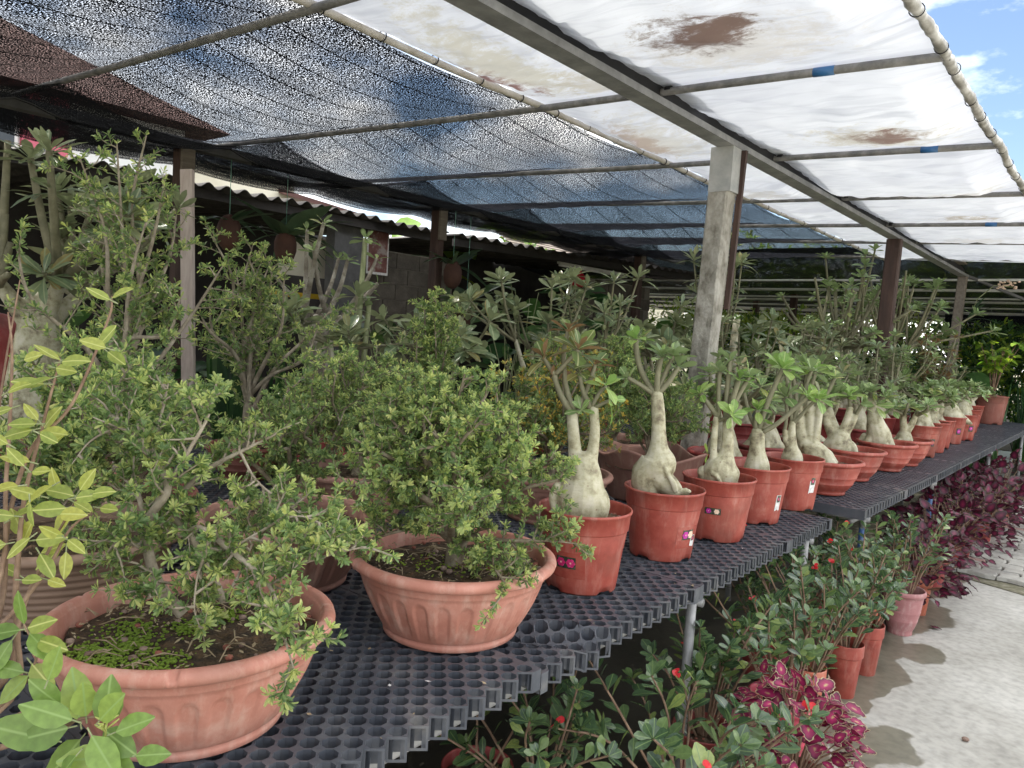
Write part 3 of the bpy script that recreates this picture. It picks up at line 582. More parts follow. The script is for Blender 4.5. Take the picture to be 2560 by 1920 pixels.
for k, (x, y) in enumerate(((-.35, 13.4), (-3.4, 15.5), (-5.4, 15.6), (-1.2, 21.3), (-4.9, 20.5), (-7.2, 18.2), (1.6, 19.0))):
    t = thing('far_post', ['dark post just right of the pale far post beyond the gravel edge', 'dark post behind the wide sweeping desert rose', 'dark post behind the slanting bonsai crown', 'slim dark post at the net curtain behind the lime shrub', 'slim dark post far behind the tall many stemmed desert rose', 'slim dark post in front of the bright green bush', 'slim dark post beyond the dark far right bush'][k], 'post', (x, y, 0), group='posts of the next shade house')
    MB().box(-.06,.06,-.06,.06,0,2.6).build('shaft', M['wood'], t, False)
t = thing('roof_brace', 'slanting steel brace reaching down from the far roof corner', 'brace', (-1.84, 11.8, 2.6)); MB().bar((0,0,.03), (1.35,1.5,-.55), .035, .035).build('bar', M['steeldark'], t, False)

# ------------------------------------------------------------------ sheds with block wall
def corrugated(name, label, a, b, depth, drop, mat):
    """sheet roof: eave from a to b, waves along the eave, running back (-x side) by depth"""
    a, b = Vector(a), Vector(b); d = b - a; Ln = d.length; d.normalize(); back = Vector((-d.y, d.x, 0))
    t = thing(name, label, 'roof', a); n = int(Ln/.028); mb = MB(); vs = []
    r_ = random.Random(int(Ln*10))
    for i in range(n+1):
        s = Ln*i/n; sheet = int(s/.72); j = (hsh(sheet+.3)-.5)
        z = .028*math.sin(s*2*math.pi/.19) + j*.05
        for k, f in enumerate((-.02, 1)):
            for zz in (0, .006): vs.append(d*s + back*(depth*f + (j*.12 if k == 0 else 0)) + Vector((0,0,z+zz + drop*f)))
    fs = []
    for i in range(n):
        p = i*4; q = p+4
        fs += [(p, q, q+2, p+2), (p+1, p+3, q+3, q+1), (p, p+1, q+1, q)]
    mb.add(vs, fs).build('corrugated_sheet', mat, t)
    MB().bar(d*0 + back*.12 + Vector((0,0,-.06)), d*Ln + back*.12 + Vector((0,0,-.06)), .05, .09).build('eave_beam', M['shedwall'], t, False)
    return t
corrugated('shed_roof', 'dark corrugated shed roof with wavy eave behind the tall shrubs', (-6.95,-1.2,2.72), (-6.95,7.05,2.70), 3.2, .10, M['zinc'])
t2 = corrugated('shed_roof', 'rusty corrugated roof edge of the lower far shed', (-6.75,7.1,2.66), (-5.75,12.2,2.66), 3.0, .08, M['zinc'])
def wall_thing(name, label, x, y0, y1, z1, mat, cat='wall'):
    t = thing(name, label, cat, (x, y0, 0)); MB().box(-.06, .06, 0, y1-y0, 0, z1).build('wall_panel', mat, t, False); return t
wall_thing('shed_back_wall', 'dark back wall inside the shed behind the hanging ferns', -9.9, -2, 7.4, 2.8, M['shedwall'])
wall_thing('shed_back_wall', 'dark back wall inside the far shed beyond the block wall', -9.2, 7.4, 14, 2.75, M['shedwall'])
def block_wall(label, x, y0, y1, rows, gaps=()):
    t = thing('block_wall', label, 'wall', (x, y0, 0)); W_, H_ = .40, .20
    MB().box(-.085, -.004, 0, y1-y0, 0, rows*H_+.02).build('mortar_bed', M['mortar'], t, False)
    me = MB().box(-.07, .012, .006, W_-.006, .005, H_-.005).mesh('block', M['block'], False); n = 0
    for r in range(rows):
        for c in range(int((y1-y0)/W_)+1):
            yy = c*W_ - (r % 2)*W_/2
            if yy < -.01 or yy + W_ > y1-y0+.02: continue
            put('block', me, t, (rnd.uniform(-.003,.003), yy, r*H_ + .01)); n += 1
    return t
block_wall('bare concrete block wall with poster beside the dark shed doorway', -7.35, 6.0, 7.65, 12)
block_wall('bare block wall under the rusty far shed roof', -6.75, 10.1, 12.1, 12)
t = thing('shed_door_post', 'dark painted door post left of the block wall poster', 'post', (-7.3, 5.75, 0)); MB().box(-.08,.08,-.22,.2,0,2.62).build('post', M['steeldark'], t, False)
t = thing('poster', 'faded red and white poster pinned up beside the block wall', 'poster', (-7.27, 6.22, 2.12)); MB().box(0,.006,-.17,.17,-.02,.56).build('border', M['paper'], t, False); MB().box(.007,.009,-.15,.15,.01,.53).build('print', M['posterred'], t, False)
t = thing('notice_board', 'blank grey board hanging inside the shed behind the fern', 'board', (-7.6, 5.35, 2.05)); MB().box(0,.02,-.3,.35,-.05,.42).build('board', M['housecream'], t, False)
t = thing('spirit_level', 'yellow shelf bar inside the dark shed', 'shelf bar', (-7.7, 5.4, 1.75)); MB().box(0,.03,-.45,.3,0,.06).build('bar', M['yellow'], t, False)
t = thing('lamp_tube', 'unlit fluorescent tube under the rusty far shed roof', 'lamp', (-6.75, 9.3, 2.5)); MB().tube([(0,0,.04),(.28,1.5,-.0)], .02, 8).build('tube', M['white'], t); MB().bar((-.02,0,.075),(.26,1.5,.035), .05, .03).build('housing', M['white'], t, False)
t = thing('plastic_bag', 'red plastic bag hung under the rusty far shed roof', 'bag', (-6.55, 9.55, 2.28)); MB().lathe([(.01,.24),(.03,.2),(.09,.1),(.13,.03),(.12,-.02),(.05,-.05),(.001,-.05)], 14, lambda i,t_,r,z: (r*(1+.12*math.sin(t_*5)), z)).build('bag_body', M['redplastic'], t)
t = thing('hanging_pot', 'red plastic bag slumped on the bench behind the leafy left desert rose', 'bag', (-4.6, 1.35, BT)); MB().lathe([(.3,0),(.34,.2),(.3,.45),(.2,.62),(.08,.7),(.01,.72)], 18, lambda i,t_,r,z: (r*(1+.1*math.sin(t_*4+z*5)), z)).build('bag_body', M['redpot2'], t)
t = thing('white_sack', 'white printed sack with red flower print beside the pale batten', 'sack', (-4.75, 2.1, BT)); MB().box(-.06,.06,-.28,.28,0,.38).build('sack_body', M['white'], t, False); MB().sphere((.06,-.2,.28), .07, 10, 6, .6).build('flower_print', M['redplastic'], t)

# ------------------------------------------------------------------ houses beyond
t = thing('white_house', 'white house with red pilasters and red tiled hip roof behind the shed', 'house', (-14, 0, 0))
MB().box(-8, 0, -8, 7.2, 0, 4.9).build('wall', M['housewhite'], t, False)
for y in (-1.0, .5, 2.0, 3.5, 4.62, 5.05):
    MB().box(-.02, .12, y-.12, y+.12, 3.4, 4.88).build('pilaster', M['housepink'], t, False)
for (a, b) in ((4.06, 4.46), (4.78, 4.90), (2.2, 3.3), (.7, 1.8)):
    w = MB().box(.001, .05, a, b, 3.5, 4.6).build('window', M['white'], t, False); MB().box(.052, .058, a+.05, b-.05, 3.56, 4.54).build('pane', M['glass'], w, False)
mb = MB(); e = [(-8.6,-8.6,4.85),(.6,-8.6,4.85),(.6,7.8,4.85),(-8.6,7.8,4.85)]; rd = [(-4,-4,7.6),(-4,3.2,7.6)]
mb.add(e + rd, [(0,3,2,1),(1,2,5,4),(3,0,4,5),(0,1,4),(2,3,5)]).build('roof', M['rooftile'], t, False)
t = thing('cream_house', 'cream rendered house with red tile edge beyond the shed', 'house', (-15, 0, 0))
MB().box(-5, 0, 7.9, 10.3, 0, 4.6).build('wall', M['housecream'], t, False); MB().add([(.3,9.9,4.3),(.3,12.2,4.1),(-5,12.2,5.2),(-5,9.9,5.4),(.3,9.9,4.2),(.3,12.2,4.0),(-5,12.2,5.1),(-5,9.9,5.3)],[(0,1,2,3),(7,6,5,4),(0,4,5,1),(1,5,6,2),(2,6,7,3),(3,7,4,0)]).build('roof', M['rooftile'], t, False)
t = thing('grey_roofed_house', 'distant house with grey brown tiled roof above the far shed', 'house', (-16, 24, 0))
MB().box(-8, 0, -4.2, 8, 0, 4.0).build('wall', M['housecream'], t, False)
mb = MB(); ns_ = 16
for k in range(ns_):
    f0, f1 = k/ns_, (k+1)/ns_
    x0, x1 = .7-4*f0, .7-4*f1; z0, z1 = 3.95+1.9*f0, 3.95+1.9*f1; y0, y1 = -4.8+1.6*f0, 8.6-1.6*f0
    mb.add([(x0,y0,z0+.06),(x0,y1,z0+.06),(x1,y1,z1+.02),(x1,y0,z1+.02),(x0,y0,z0-.02),(x0,y1,z0-.02)], [(0,1,2,3),(4,5,1,0)])
mb.build('roof', M['greytile'], t, False)

# ------------------------------------------------------------------ benches of black plastic grid panels
CP = .056
def panel_mesh(name, nxc, nyc, dent=None):
    """octagonal holes in staggered cells; x=0 is the open front edge (towards +x), panel runs to -x"""
    H = .05; a = CP/2; V = []; Fc = []
    def z_(x, y):
        return dent(x, y) if dent else 0.0
    def addq(pts): b = len(V); V.extend(pts); Fc.append(tuple(range(b, b+len(pts))))
    def lift(x, y, z): return (x, y, z + z_(x, y))
    oc = [(math.cos(math.radians(22.5+45*k))*.0188, math.sin(math.radians(22.5+45*k))*.0188) for k in range(8)]
    def cell(cx, cy, front):
        D = [(a,0),(0,a),(-a,0),(0,-a)]
        P = [lift(cx+x, cy+y, 0) for x, y in D]; O = [lift(cx+x, cy+y, 0) for x, y in oc]; B = [lift(cx+x*.96, cy+y*.96, -H) for x, y in oc]
        b = len(V); V.extend(P + O + B)
        # octagon verts: 0:22.5 1:67.5 2:112.5 3:157.5 4:202.5 5:247.5 6:292.5 7:337.5 ; corners at 0,90,180,270
        for c, (p, q, r) in enumerate(((7,0,None),(1,2,None),(3,4,None),(5,6,None))):
            Fc.append((b+c, b+4+q, b+4+p))
        for c in range(4):
            n = (c+1) % 4; p = 2*c; q = (2*c+1) % 8
            Fc.append((b+c, b+n, b+4+q, b+4+p))
        for k in range(8):
            if front and k in (0, 6): continue      # open ribs at the front edge
            Fc.append((b+4+k, b+4+(k+1)%8, b+12+(k+1)%8, b+12+k))
        if front:
            for (c, n) in ((0, 1), (3, 0)):
                p, q = Vector(P[c]), Vector(P[n]); t = .12
                pi, qi = p.lerp(q, t), p.lerp(q, 1-t); dn = Vector((0,0,-H)); d1 = Vector((0,0,-.005)); d2 = Vector((0,0,-H+.006))
                inn = Vector((-.004, .004 if c == 0 else -.004, 0)); inn = Vector((-.0035, (-.0035 if c == 0 else .0035), 0))
                for quad in ((p, q, q+d1, p+d1), (p+d2, q+d2, q+dn, p+dn), (p+d1, pi+d1, pi+d2, p+d2), (qi+d1, q+d1, q+d2, qi+d2),
                             (pi+d1, pi+d1+inn, pi+d2+inn, pi+d2), (qi+d2, qi+d2+inn, qi+d1+inn, qi+d1)):
                    addq([tuple(v) for v in quad])
    for i in range(nxc):
        for j in range(nyc): cell(-a - i*CP, a + j*CP, i == 0)
    for i in range(nxc-1):
        for j in range(nyc-1): cell(-CP - i*CP, CP + j*CP, False)
    W_, L_ = nxc*CP, nyc*CP
    # solid half cells along the seams and the back
    for j in range(nyc-1):
        addq([lift(-W_, a+j*CP, 0), lift(-W_+a, CP+j*CP, 0), lift(-W_, a+(j+1)*CP, 0)][::-1])
    for i in range(nxc):
        for yy, s in ((0, 1), (L_, -1)):
            p = [lift(-a-(i-1)*CP if i else 0, yy, 0), lift(-i*CP, yy+s*a, 0), lift(-a-i*CP, yy, 0)]
            p[1] = lift(-CP*i, yy+s*a, 0)
            addq(p if s < 0 else p[::-1])
    # end skirts
    for yy, s in ((0, 1), (L_, -1)):
        q = [lift(-a*.1, yy, 0), lift(-W_, yy, 0), lift(-W_, yy, -H), lift(-a*.1, yy, -H)]; addq(q if s > 0 else q[::-1])
        q = [lift(0, yy, 0), lift(0, yy + s*a, 0), lift(0, yy + s*a, -H), lift(0, yy, -H)]; addq(q if s < 0 else q[::-1])
    q = [lift(-W_, 0, 0), lift(-W_, L_, 0), lift(-W_, L_, -H), lift(-W_, 0, -H)]; addq(q)
    me = bpy.data.meshes.new(name); me.from_pydata(V, [], Fc); me.materials.append(M['grid']); me.update(); return me
P15 = panel_mesh('grid_panel', 15, 15); P10 = panel_mesh('grid_panel', 15, 10); P12 = panel_mesh('grid_panel', 12, 15)
def dent(x, y):
    # a cracked strip that has sunk by the front edge
    d = max(0, 1 - abs((y - .26) - (x+.0)*.55)/.075) * max(0, min(1, (x + .30)/.12))
    side = .012*max(0, min(1, (.26 - y + x*.55)/.05))*max(0, min(1, (x+.28)/.1))
    return -.036*d**.7 - side*1.2
PD = panel_mesh('grid_panel', 15, 15, dent)
def bench(label, x, y, rot, cols, legs, z=BT, railx=None):
    """cols: list of (x offset, [(y, mesh)])"""
    t = thing('plant_bench', label, 'bench', (x, y, z), rot)
    ymax = 0; xmin = 0
    for xo, lst in cols:
        for yo, me in lst:
            w, l = -min(v.co.x for v in me.vertices), max(v.co.y for v in me.vertices)
            put('grid_panel', me, t, (xo, yo, rnd.uniform(-.0015, .0015)), (0, rnd.uniform(-.001,.001), 0)); ymax = max(ymax, yo+l); xmin = min(xmin, xo - w)
    ymin = min(yo for xo, l in cols for yo, me in l)
    for xr in (-.07, (xmin)/2, xmin+.07):
        MB().tube([(xr, ymin+.02, -.068), (xr, ymax-.02, -.068)], .016, 10).build('rail', M['steel'], t)
    for (yl, blue) in legs:
        MB().tube([(-.045, yl+.035, -.10), (xmin-.02, yl+.035, -.10)], .015, 10).build('cross_rail', M['steel'], t)
        for xl in (-.07, xmin+.07):
            if blue and xl == -.07:
                MB().tube([(xl, yl, -.053), (xl, yl, -.14)], .017, 12).build('leg', M['steel'], t); MB().tube([(xl, yl, -.14), (xl, yl, -z+.001)], .017, 12).build('leg', M['bluepaint'], t)
            else: MB().tube([(xl, yl, -.053), (xl, yl, -z+.001)], .017, 12).build('leg', M['steel'], t)
    db = MB(); r2 = random.Random(int(y*10)+5)
    for k in range(260):
        x_, y_ = r2.uniform(xmin, -.01), r2.uniform(ymin, ymax); d = Vector((r2.uniform(-1,1), r2.uniform(-1,1), r2.uniform(0,.15))).normalized(); l = r2.uniform(.004,.016); q = Vector((x_, y_, .0025)); xx = d.cross(Vector((0,0,1))).normalized()*l*r2.uniform(.15,.45)
        db.cur = r2.choice((0,0,1,2)); db.add([q, q + d*l*.5 + xx, q + d*l, q + d*l*.5 - xx], [(0,1,2,3)])
    stuff(db.build('debris', [M['litter'], M['soil'], M['paper']], t, False))
    return t
W15 = 15*CP
ya = [-1.13 + k*.8425 for k in range(5)]
bench('near plant bench of black plastic grid panels holding the fluted terracotta pots', -.985, 0, .004,
      [(0, [(y, PD if k == 3 else P15) for k, y in enumerate(ya)] + [(ya[-1]+.8425, P10)]), (-W15-.004, [(y, P15) for y in ya] + [(ya[-1]+.8425, P10)])],
      [(-.6, 0), (2.34, 0), (3.5, 0)])
bench('far plant bench of black plastic grid panels reaching to the gravel', -.945, 3.99, -.013, [(0, [(k*.8425, P15) for k in range(9)])], [(.25, 1), (1.9, 1), (4.4, 0), (6.9, 0)], BT-.004)
bench('rear plant bench of black grid panels under the tall bonsai shrubs', -2.74, -1.1, 0, [(0, [(k*.8425, P15) for k in range(13)]), (-W15-.004, [(k*.8425, P15) for k in range(6)])], [(.3,0),(3.2,0),(6.4,0),(9.6,0)], BT-.02)
bench('narrow middle plant bench of black grid panels behind the concrete post', -2.0, 4.3, 0, [(0, [(k*.8425, P12) for k in range(7)])], [(.3,0),(2.8,0),(5.4,0)], BT-.01)

# ------------------------------------------------------------------ pots
def smoothprof(pts, n=4):
    out = []
    P = [pts[0]] + list(pts) + [pts[-1]]
    for i in range(1, len(P)-2):
        for k in range(n):
            t = k/n; a, b, c, d = P[i-1], P[i], P[i+1], P[i+2]
            out.append(tuple(.5*((2*b[j]) + (-a[j]+c[j])*t + (2*a[j]-5*b[j]+4*c[j]-d[j])*t*t + (-a[j]+3*b[j]-3*c[j]+d[j])*t**3) for j in (0, 1)))
    out.append(pts[-1]); return out
def red_pot(mat, R=.145, H=.247, name='pot'):
    k = R/.145; h = H/.247
    prof = [(.0,.010*h),(.09*k,.010*h),(.1045*k,.010*h),(.106*k,0),(.1085*k,.004*h),(.112*k,.03*h),(.130*k,.180*h),(.1315*k,.184*h),(.1355*k,.186*h),(.137*k,.19*h),(.1405*k,.236*h),(.1445*k,.238*h),(.1455*k,.243*h),(.144*k,.247*h),(.140*k,.2465*h),(.1375*k,.24*h),(.134*k,.19*h),(.125*k,.13*h)]
    def fn(i, t, r, z):
        if i in (3, 4) and (t % (math.pi/2)) < .42: z = max(z, .011*h)
        return r, z
    return MB().lathe(prof, 72, fn).mesh(name, mat)
def flute_pot(mat, R=.262, H=.2):
    body = smoothprof([(.178,.026),(.196,.055),(.214,.09),(.226,.12),(.233,.142)], 4)
    out = [(.0,.004),(.12,.004),(.165,.0),(.172,.004),(.174,.016),(.170,.02)] + body + [(.2345,.150),(.238,.152),(.239,.156),(.242,.170),(.246,.173),(.256,.174),(.262,.179),(.2645,.187),(.262,.195),(.255,.2),(.246,.201),(.2405,.199),(.239,.194),(.236,.192),(.233,.187),(.229,.16),(.222,.13)]
    nf = 26; nb = len(body); tops = [6+nb+7, 6+nb+8, 6+nb+9]
    def fn(i, t, r, z):
        if 6 <= i < 6+nb:
            f = abs((t*nf/(2*math.pi)) % 1 - .5)/.33; q = f if z < .112 else math.hypot(f, (z-.112)/.022)
            r -= .0058*max(0, min(1, (1-q)/.22))*min(1, (z-.024)/.05)
        if i in tops and (abs(((t+.22) % (2*math.pi/3)) - .9) < .028): z -= .0085
        return r, z
    return MB().lathe(out, 416, fn).mesh('pot', mat)
def bowl_pot(mat, R=.19, H=.188):
    k = R/.19; h = H/.188
    out = [(0,.006),(.085,.006),(.10,0),(.104,.004),(.105,.014),(.103,.018),(.118,.032),(.140,.062),(.1415,.066),(.140,.068),(.156,.098),(.1575,.102),(.1565,.104),(.167,.135),(.171,.155),(.1725,.163),(.178,.165),(.188,.168),(.192,.176),(.189,.184),(.181,.188),(.174,.187),(.169,.182),(.165,.155),(.155,.12)]
    return MB().lathe([(r*k, z*h) for r, z in out], 72).mesh('pot', mat)
def tall_pot(mat, R=.072, H=.23):
    k = R/.072; h = H/.23
    out = [(0,.006),(.04,.006),(.046,0),(.049,.004),(.066,.172),(.067,.176),(.0705,.178),(.0715,.182),(.0722,.226),(.072,.23),(.069,.2305),(.0675,.226),(.064,.16),(.06,.13)]
    return MB().lathe([(r*k, z*h) for r, z in out], 48).mesh('pot', mat)
def wavy_pot(mat):
    out = [(0,.004),(.14,.004),(.17,0),(.176,.01),(.195,.07),(.215,.13),(.228,.17),(.238,.195),(.246,.205),(.248,.213),(.243,.218),(.236,.213),(.226,.18),(.214,.15)]
    def fn(i, t, r, z):
        r *= 1 + .10*math.cos(2*t)
        if 6 <= i <= 12: z += (.042 if i >= 7 else .02)*(.5+.5*math.cos(4*t))*(1 if i < 12 else .6); r += .012*math.cos(4*t)
        return r, z
    return MB().lathe(out, 96, fn).mesh('pot', mat)
def weave_pot(mat):
    out = [(0,.0),(.20,.0)] + [(.205+.05*f+.003*math.sin(f*60), .17*f) for f in np.linspace(0,1,36)] + [(.262,.172),(.285,.174),(.292,.184),(.288,.196),(.276,.2),(.266,.197),(.258,.18),(.25,.15)]
    return MB().lathe(out, 96).mesh('pot', [mat])
POT = {'red': (red_pot(M['redpot']), .128, .205), 'red2': (red_pot(M['redpot2']), .128, .205), 'flute': (flute_pot(M['terracotta']), .224, .158), 'bowl': (bowl_pot(M['redpot']), .162, .150),
       'bowl2': (bowl_pot(M['redpot2']), .162, .150), 'flutem': (flute_pot(M['mauvepot']), .224, .158), 'wavy': (wavy_pot(M['mauvepot']), .22, .165), 'weave': (weave_pot(M['tanpot']), .25, .15),
       'big': (red_pot(M['brownpot'], .178, .35), .155, .30), 'orange': (tall_pot(M['orangepot']), .062, .15), 'orangered': (tall_pot(M['redpot'], .075, .24), .064, .15),
       'pink': (bowl_pot(M['pinkpot'], .112, .25), .095, .19), 'magenta': (bowl_pot(M['magenta'], .135, .22), .115, .15), 'smallred': (red_pot(M['redpot2'], .11, .19), .097, .155), 'brownlow': (bowl_pot(M['brownpot'], .20, .17), .17, .13)}
def soil_mesh(R, seed, mat, amp=.012, dome=.01):
    nr, na = 12, 40; r_ = random.Random(seed); V = [(0,0,dome)]; Fc = []
    for i in range(1, nr+1):
        for k in range(na):
            t = 2*math.pi*k/na; r = R*i/nr; x, y = r*math.cos(t), r*math.sin(t)
            V.append((x, y, dome*(1-(i/nr)**2) + amp*(vnoise(x*38+seed, y*38)-.5) + amp*.8*(vnoise(x*90+seed, y*90)-.5)))
    for k in range(na): Fc.append((0, 1+k, 1+(k+1)%na))
    for i in range(nr-1):
        for k in range(na): Fc.append((1+i*na+k, 1+(i+1)*na+k, 1+(i+1)*na+(k+1)%na, 1+i*na+(k+1)%na))
    me = bpy.data.meshes.new('soil'); me.from_pydata(V, [], Fc); me.materials.append(mat); me.polygons.foreach_set('use_smooth', [True]*len(me.polygons)); me.update(); return me
SOIL = {}
def add_pot(t, kind, seed=0, pebbles=0):
    me, R, z = POT[kind]
    p = put('pot', me, t, rot=(0, 0, random.Random(seed).uniform(0, 6)))
    key = (kind, seed % 2)
    if key not in SOIL: SOIL[key] = soil_mesh(R, seed % 2, M['soil'])
    put('soil', SOIL[key], t, (0, 0, z))
    if pebbles:
        r_ = random.Random(seed); mb = MB()
        for k in range(pebbles):
            a, r = r_.uniform(0, 6.28), R*math.sqrt(r_.random())*.95; s = r_.uniform(.003, .009)
            mb.cur = r_.choice((0, 0, 1)); mb.sphere((r*math.cos(a), r*math.sin(a), z+.006), s, 5, 4, .7)
        o = mb.build('pebbles', [M['pebble'], M['redpebble']], t); stuff(o)
    return p, R, z

# ------------------------------------------------------------------ leaves
def leaf_mesh(name, mat, shape='obovate', width=.36, curl=.18, fold=.22, n=5, wave=0.0, seed=0, twist=0):
    V = []; Fc = []; r_ = random.Random(seed)
    for i in range(n+1):
        t = i/n
        if shape == 'obovate': w = (math.sin(math.pi*min(1, t**1.55)*.93)**.8 if t < 1 else .18)*.5*width if t > 0 else .035
        elif shape == 'ovate': w = (math.sin(math.pi*t**.85)**.7)*.5*width if 0 < t < 1 else .02
        elif shape == 'strap': w = (.5*width)*(1 - (max(0, t-.5)/.5)**2*.97)
        elif shape == 'round': w = math.sqrt(max(0, 1-(2*max(.06,t)-1.05)**2))*.5*width if t > 0 else .05
        if shape == 'round' and t == 1: w = .2*width
        z = -curl*t*t + wave*math.sin(t*9+seed); x0 = twist*math.sin(t*2.5)
        V += [(x0-w, t, z+fold*w), (x0, t, z), (x0+w, t, z+fold*w)]
    for i in range(n):
        a = i*3; Fc += [(a, a+1, a+4, a+3), (a+1, a+2, a+5, a+4)]
    me = bpy.data.meshes.new(name); me.from_pydata(V, [], Fc); me.materials.append(mat); me.polygons.foreach_set('use_smooth', [True]*len(me.polygons)); me.update(); return me
def leafset(mat, **kw):
    return [leaf_mesh('leaf', M[mat], seed=s, **{**kw, 'curl': kw.get('curl', .18)*c, 'width': kw.get('width', .36)*w, 'twist': tw}) for s, (c, w, tw) in enumerate(((.6,1,.03), (1,.92,-.04), (1.7,1.06,.02), (-.5,.95,-.02)))]
LS = {'ad': leafset('leaf_ad', width=.48), 'bright': leafset('leaf_bright', width=.52, curl=.25), 'grey': leafset('leaf_grey', width=.42, curl=.22), 'greynarrow': leafset('leaf_grey', width=.30, curl=.22), 'red': leafset('leaf_red', width=.50, curl=.25, fold=.32),
      'fg': leafset('leaf_fg', shape='ovate', width=.50, curl=.12), 'fgreen': leafset('leaf_fgreen', shape='ovate', width=.56, curl=.12, fold=.12), 'euph': leafset('leaf_euph', shape='obovate', width=.54, curl=.1, fold=.15),
      'dark': leafset('leaf_dark', shape='ovate', width=.55, curl=.25), 'lime': leafset('leaf_lime', shape='ovate', width=.6, curl=.3)}
def orient(pos, d, up, L, roll=0.0):
    d = Vector(d).normalized(); u = Vector(up); u = u - d*u.dot(d)
    if u.length < 1e-4: u = Vector((1,0,0)) - d*d.x
    u.normalize(); x = d.cross(u)
    m = Matrix(((x.x, d.x, u.x, 0), (x.y, d.y, u.y, 0), (x.z, d.z, u.z, 0), (0, 0, 0, 1)))
    if roll: m = m @ Matrix.Rotation(roll, 4, 'Y')
    return Matrix.Translation(pos) @ m @ Matrix.Scale(L, 4)
def rosette(parent, pos, axis, n, L, leaves, r_, lo=18, hi=88, name='leaf'):
    axis = Vector(axis).normalized(); ref = axis.orthogonal().normalized(); b = axis.cross(ref); a0 = r_.uniform(0, 6.28)
    for i in range(n):
        az = a0 + i*2.39996 + r_.uniform(-.25,.25); th = math.radians(lo + (hi-lo)*(1 - i/n) + r_.uniform(-12, 12))
        rad = ref*math.cos(az) + b*math.sin(az); d = axis*math.cos(th) + rad*math.sin(th)
        ll = L*(.55 + .45*min(1, (1-i/n)*1.6))*r_.uniform(.8, 1.12)
        put(name, r_.choice(leaves), parent, mat=orient(Vector(pos) - axis*(.012*(1-i/n)*L/.08), d, axis*math.sin(th) - rad*math.cos(th), ll, r_.uniform(-.35,.35)))

# ------------------------------------------------------------------ desert roses
def crom(P, n=5):
    """Catmull-Rom through tuples"""
    P = [np.array(p, float) for p in P]; Q = [2*P[0]-P[1]] + P + [2*P[-1]-P[-2]]; out = []
    for i in range(1, len(Q)-2):
        for k in range(n):
            t = k/n; a, b, c, d = Q[i-1], Q[i], Q[i+1], Q[i+2]
            out.append(.5*((2*b) + (c-a)*t + (2*a-5*b+4*c-d)*t*t + (-a+3*b-3*c+d)*t**3))
    out.append(P[-1]); return out
def fused(chains, name, mat, parent, voxel):
    mb = MB()
    for ch in chains:
        pts = crom(ch, 5) if len(ch) > 1 else ch
        if len(ch) > 1: mb.tube([p[:3] for p in pts], [max(.003, p[3]) for p in pts], 14)
        for e in (pts[0], pts[-1]): mb.sphere(e[:3], max(.003, e[3])*.995, 12, 8, .6 if e is pts[-1] and len(ch) > 1 else 1)
    me = mb.mesh('tmp', mat); ob = bpy.data.objects.new('tmp', me); col.objects.link(ob)
    m = ob.modifiers.new('r', 'REMESH'); m.mode = 'VOXEL'; m.voxel_size = voxel
    s = ob.modifiers.new('s', 'SMOOTH'); s.factor = .5; s.iterations = 4
    dg = bpy.context.evaluated_depsgraph_get(); res = bpy.data.meshes.new_from_object(ob.evaluated_get(dg))
    bpy.data.objects.remove(ob); bpy.data.meshes.remove(me)
    res.name = name; res.polygons.foreach_set('use_smooth', [True]*len(res.polygons))
    if not res.materials: res.materials.append(mat)
    return put(name, res, parent)
def frame(x, y):
    d = Vector((x, y, 0)).normalized(); return Vector((d.y, -d.x, 0)), d
def hero_rose(label, x, y, z, potkind, sc, z0, chains, twigs, tips, leaves, Lpx, seed, group, pebbles=60, voxel=.003, sticker=None, nl=8):
    """chains / twigs / tips are given in units of sc metres: (right, up, away, radius)"""
    t = thing('desert_rose', label, 'potted plant', (x, y, z), 0, group); r_ = random.Random(seed)
    p, R, sz = add_pot(t, potkind, seed, pebbles); rv, dv = frame(x, y)
    def c3(q): return rv*q[0]*sc + dv*q[2]*sc + Vector((0,0,z0 + q[1]*sc))
    fused([[(*c3(q), q[3]*sc) for q in ch] for ch in chains], 'swollen_trunk', M['caudex'], t, voxel)
    for tw in twigs:
        pts = crom([(*c3(q), q[3]*sc) for q in tw], 4); MB().tube([q[:3] for q in pts], [q[3] for q in pts], 8).build('branch', M['twig'], t)
    for tp in tips:
        ax = rv*tp[3] + dv*tp[5] + Vector((0,0,tp[4])); k = tp[6] if len(tp) > 6 else nl
        ls = LS[tp[7]] if len(tp) > 7 else LS[leaves]
        rosette(t, c3(tp[:3]), ax, k + (2 if k > 4 else 0), 1.13*Lpx*sc*r_.uniform(.85,1.1)*(tp[8] if len(tp) > 8 else 1), ls, r_)
    return t, p
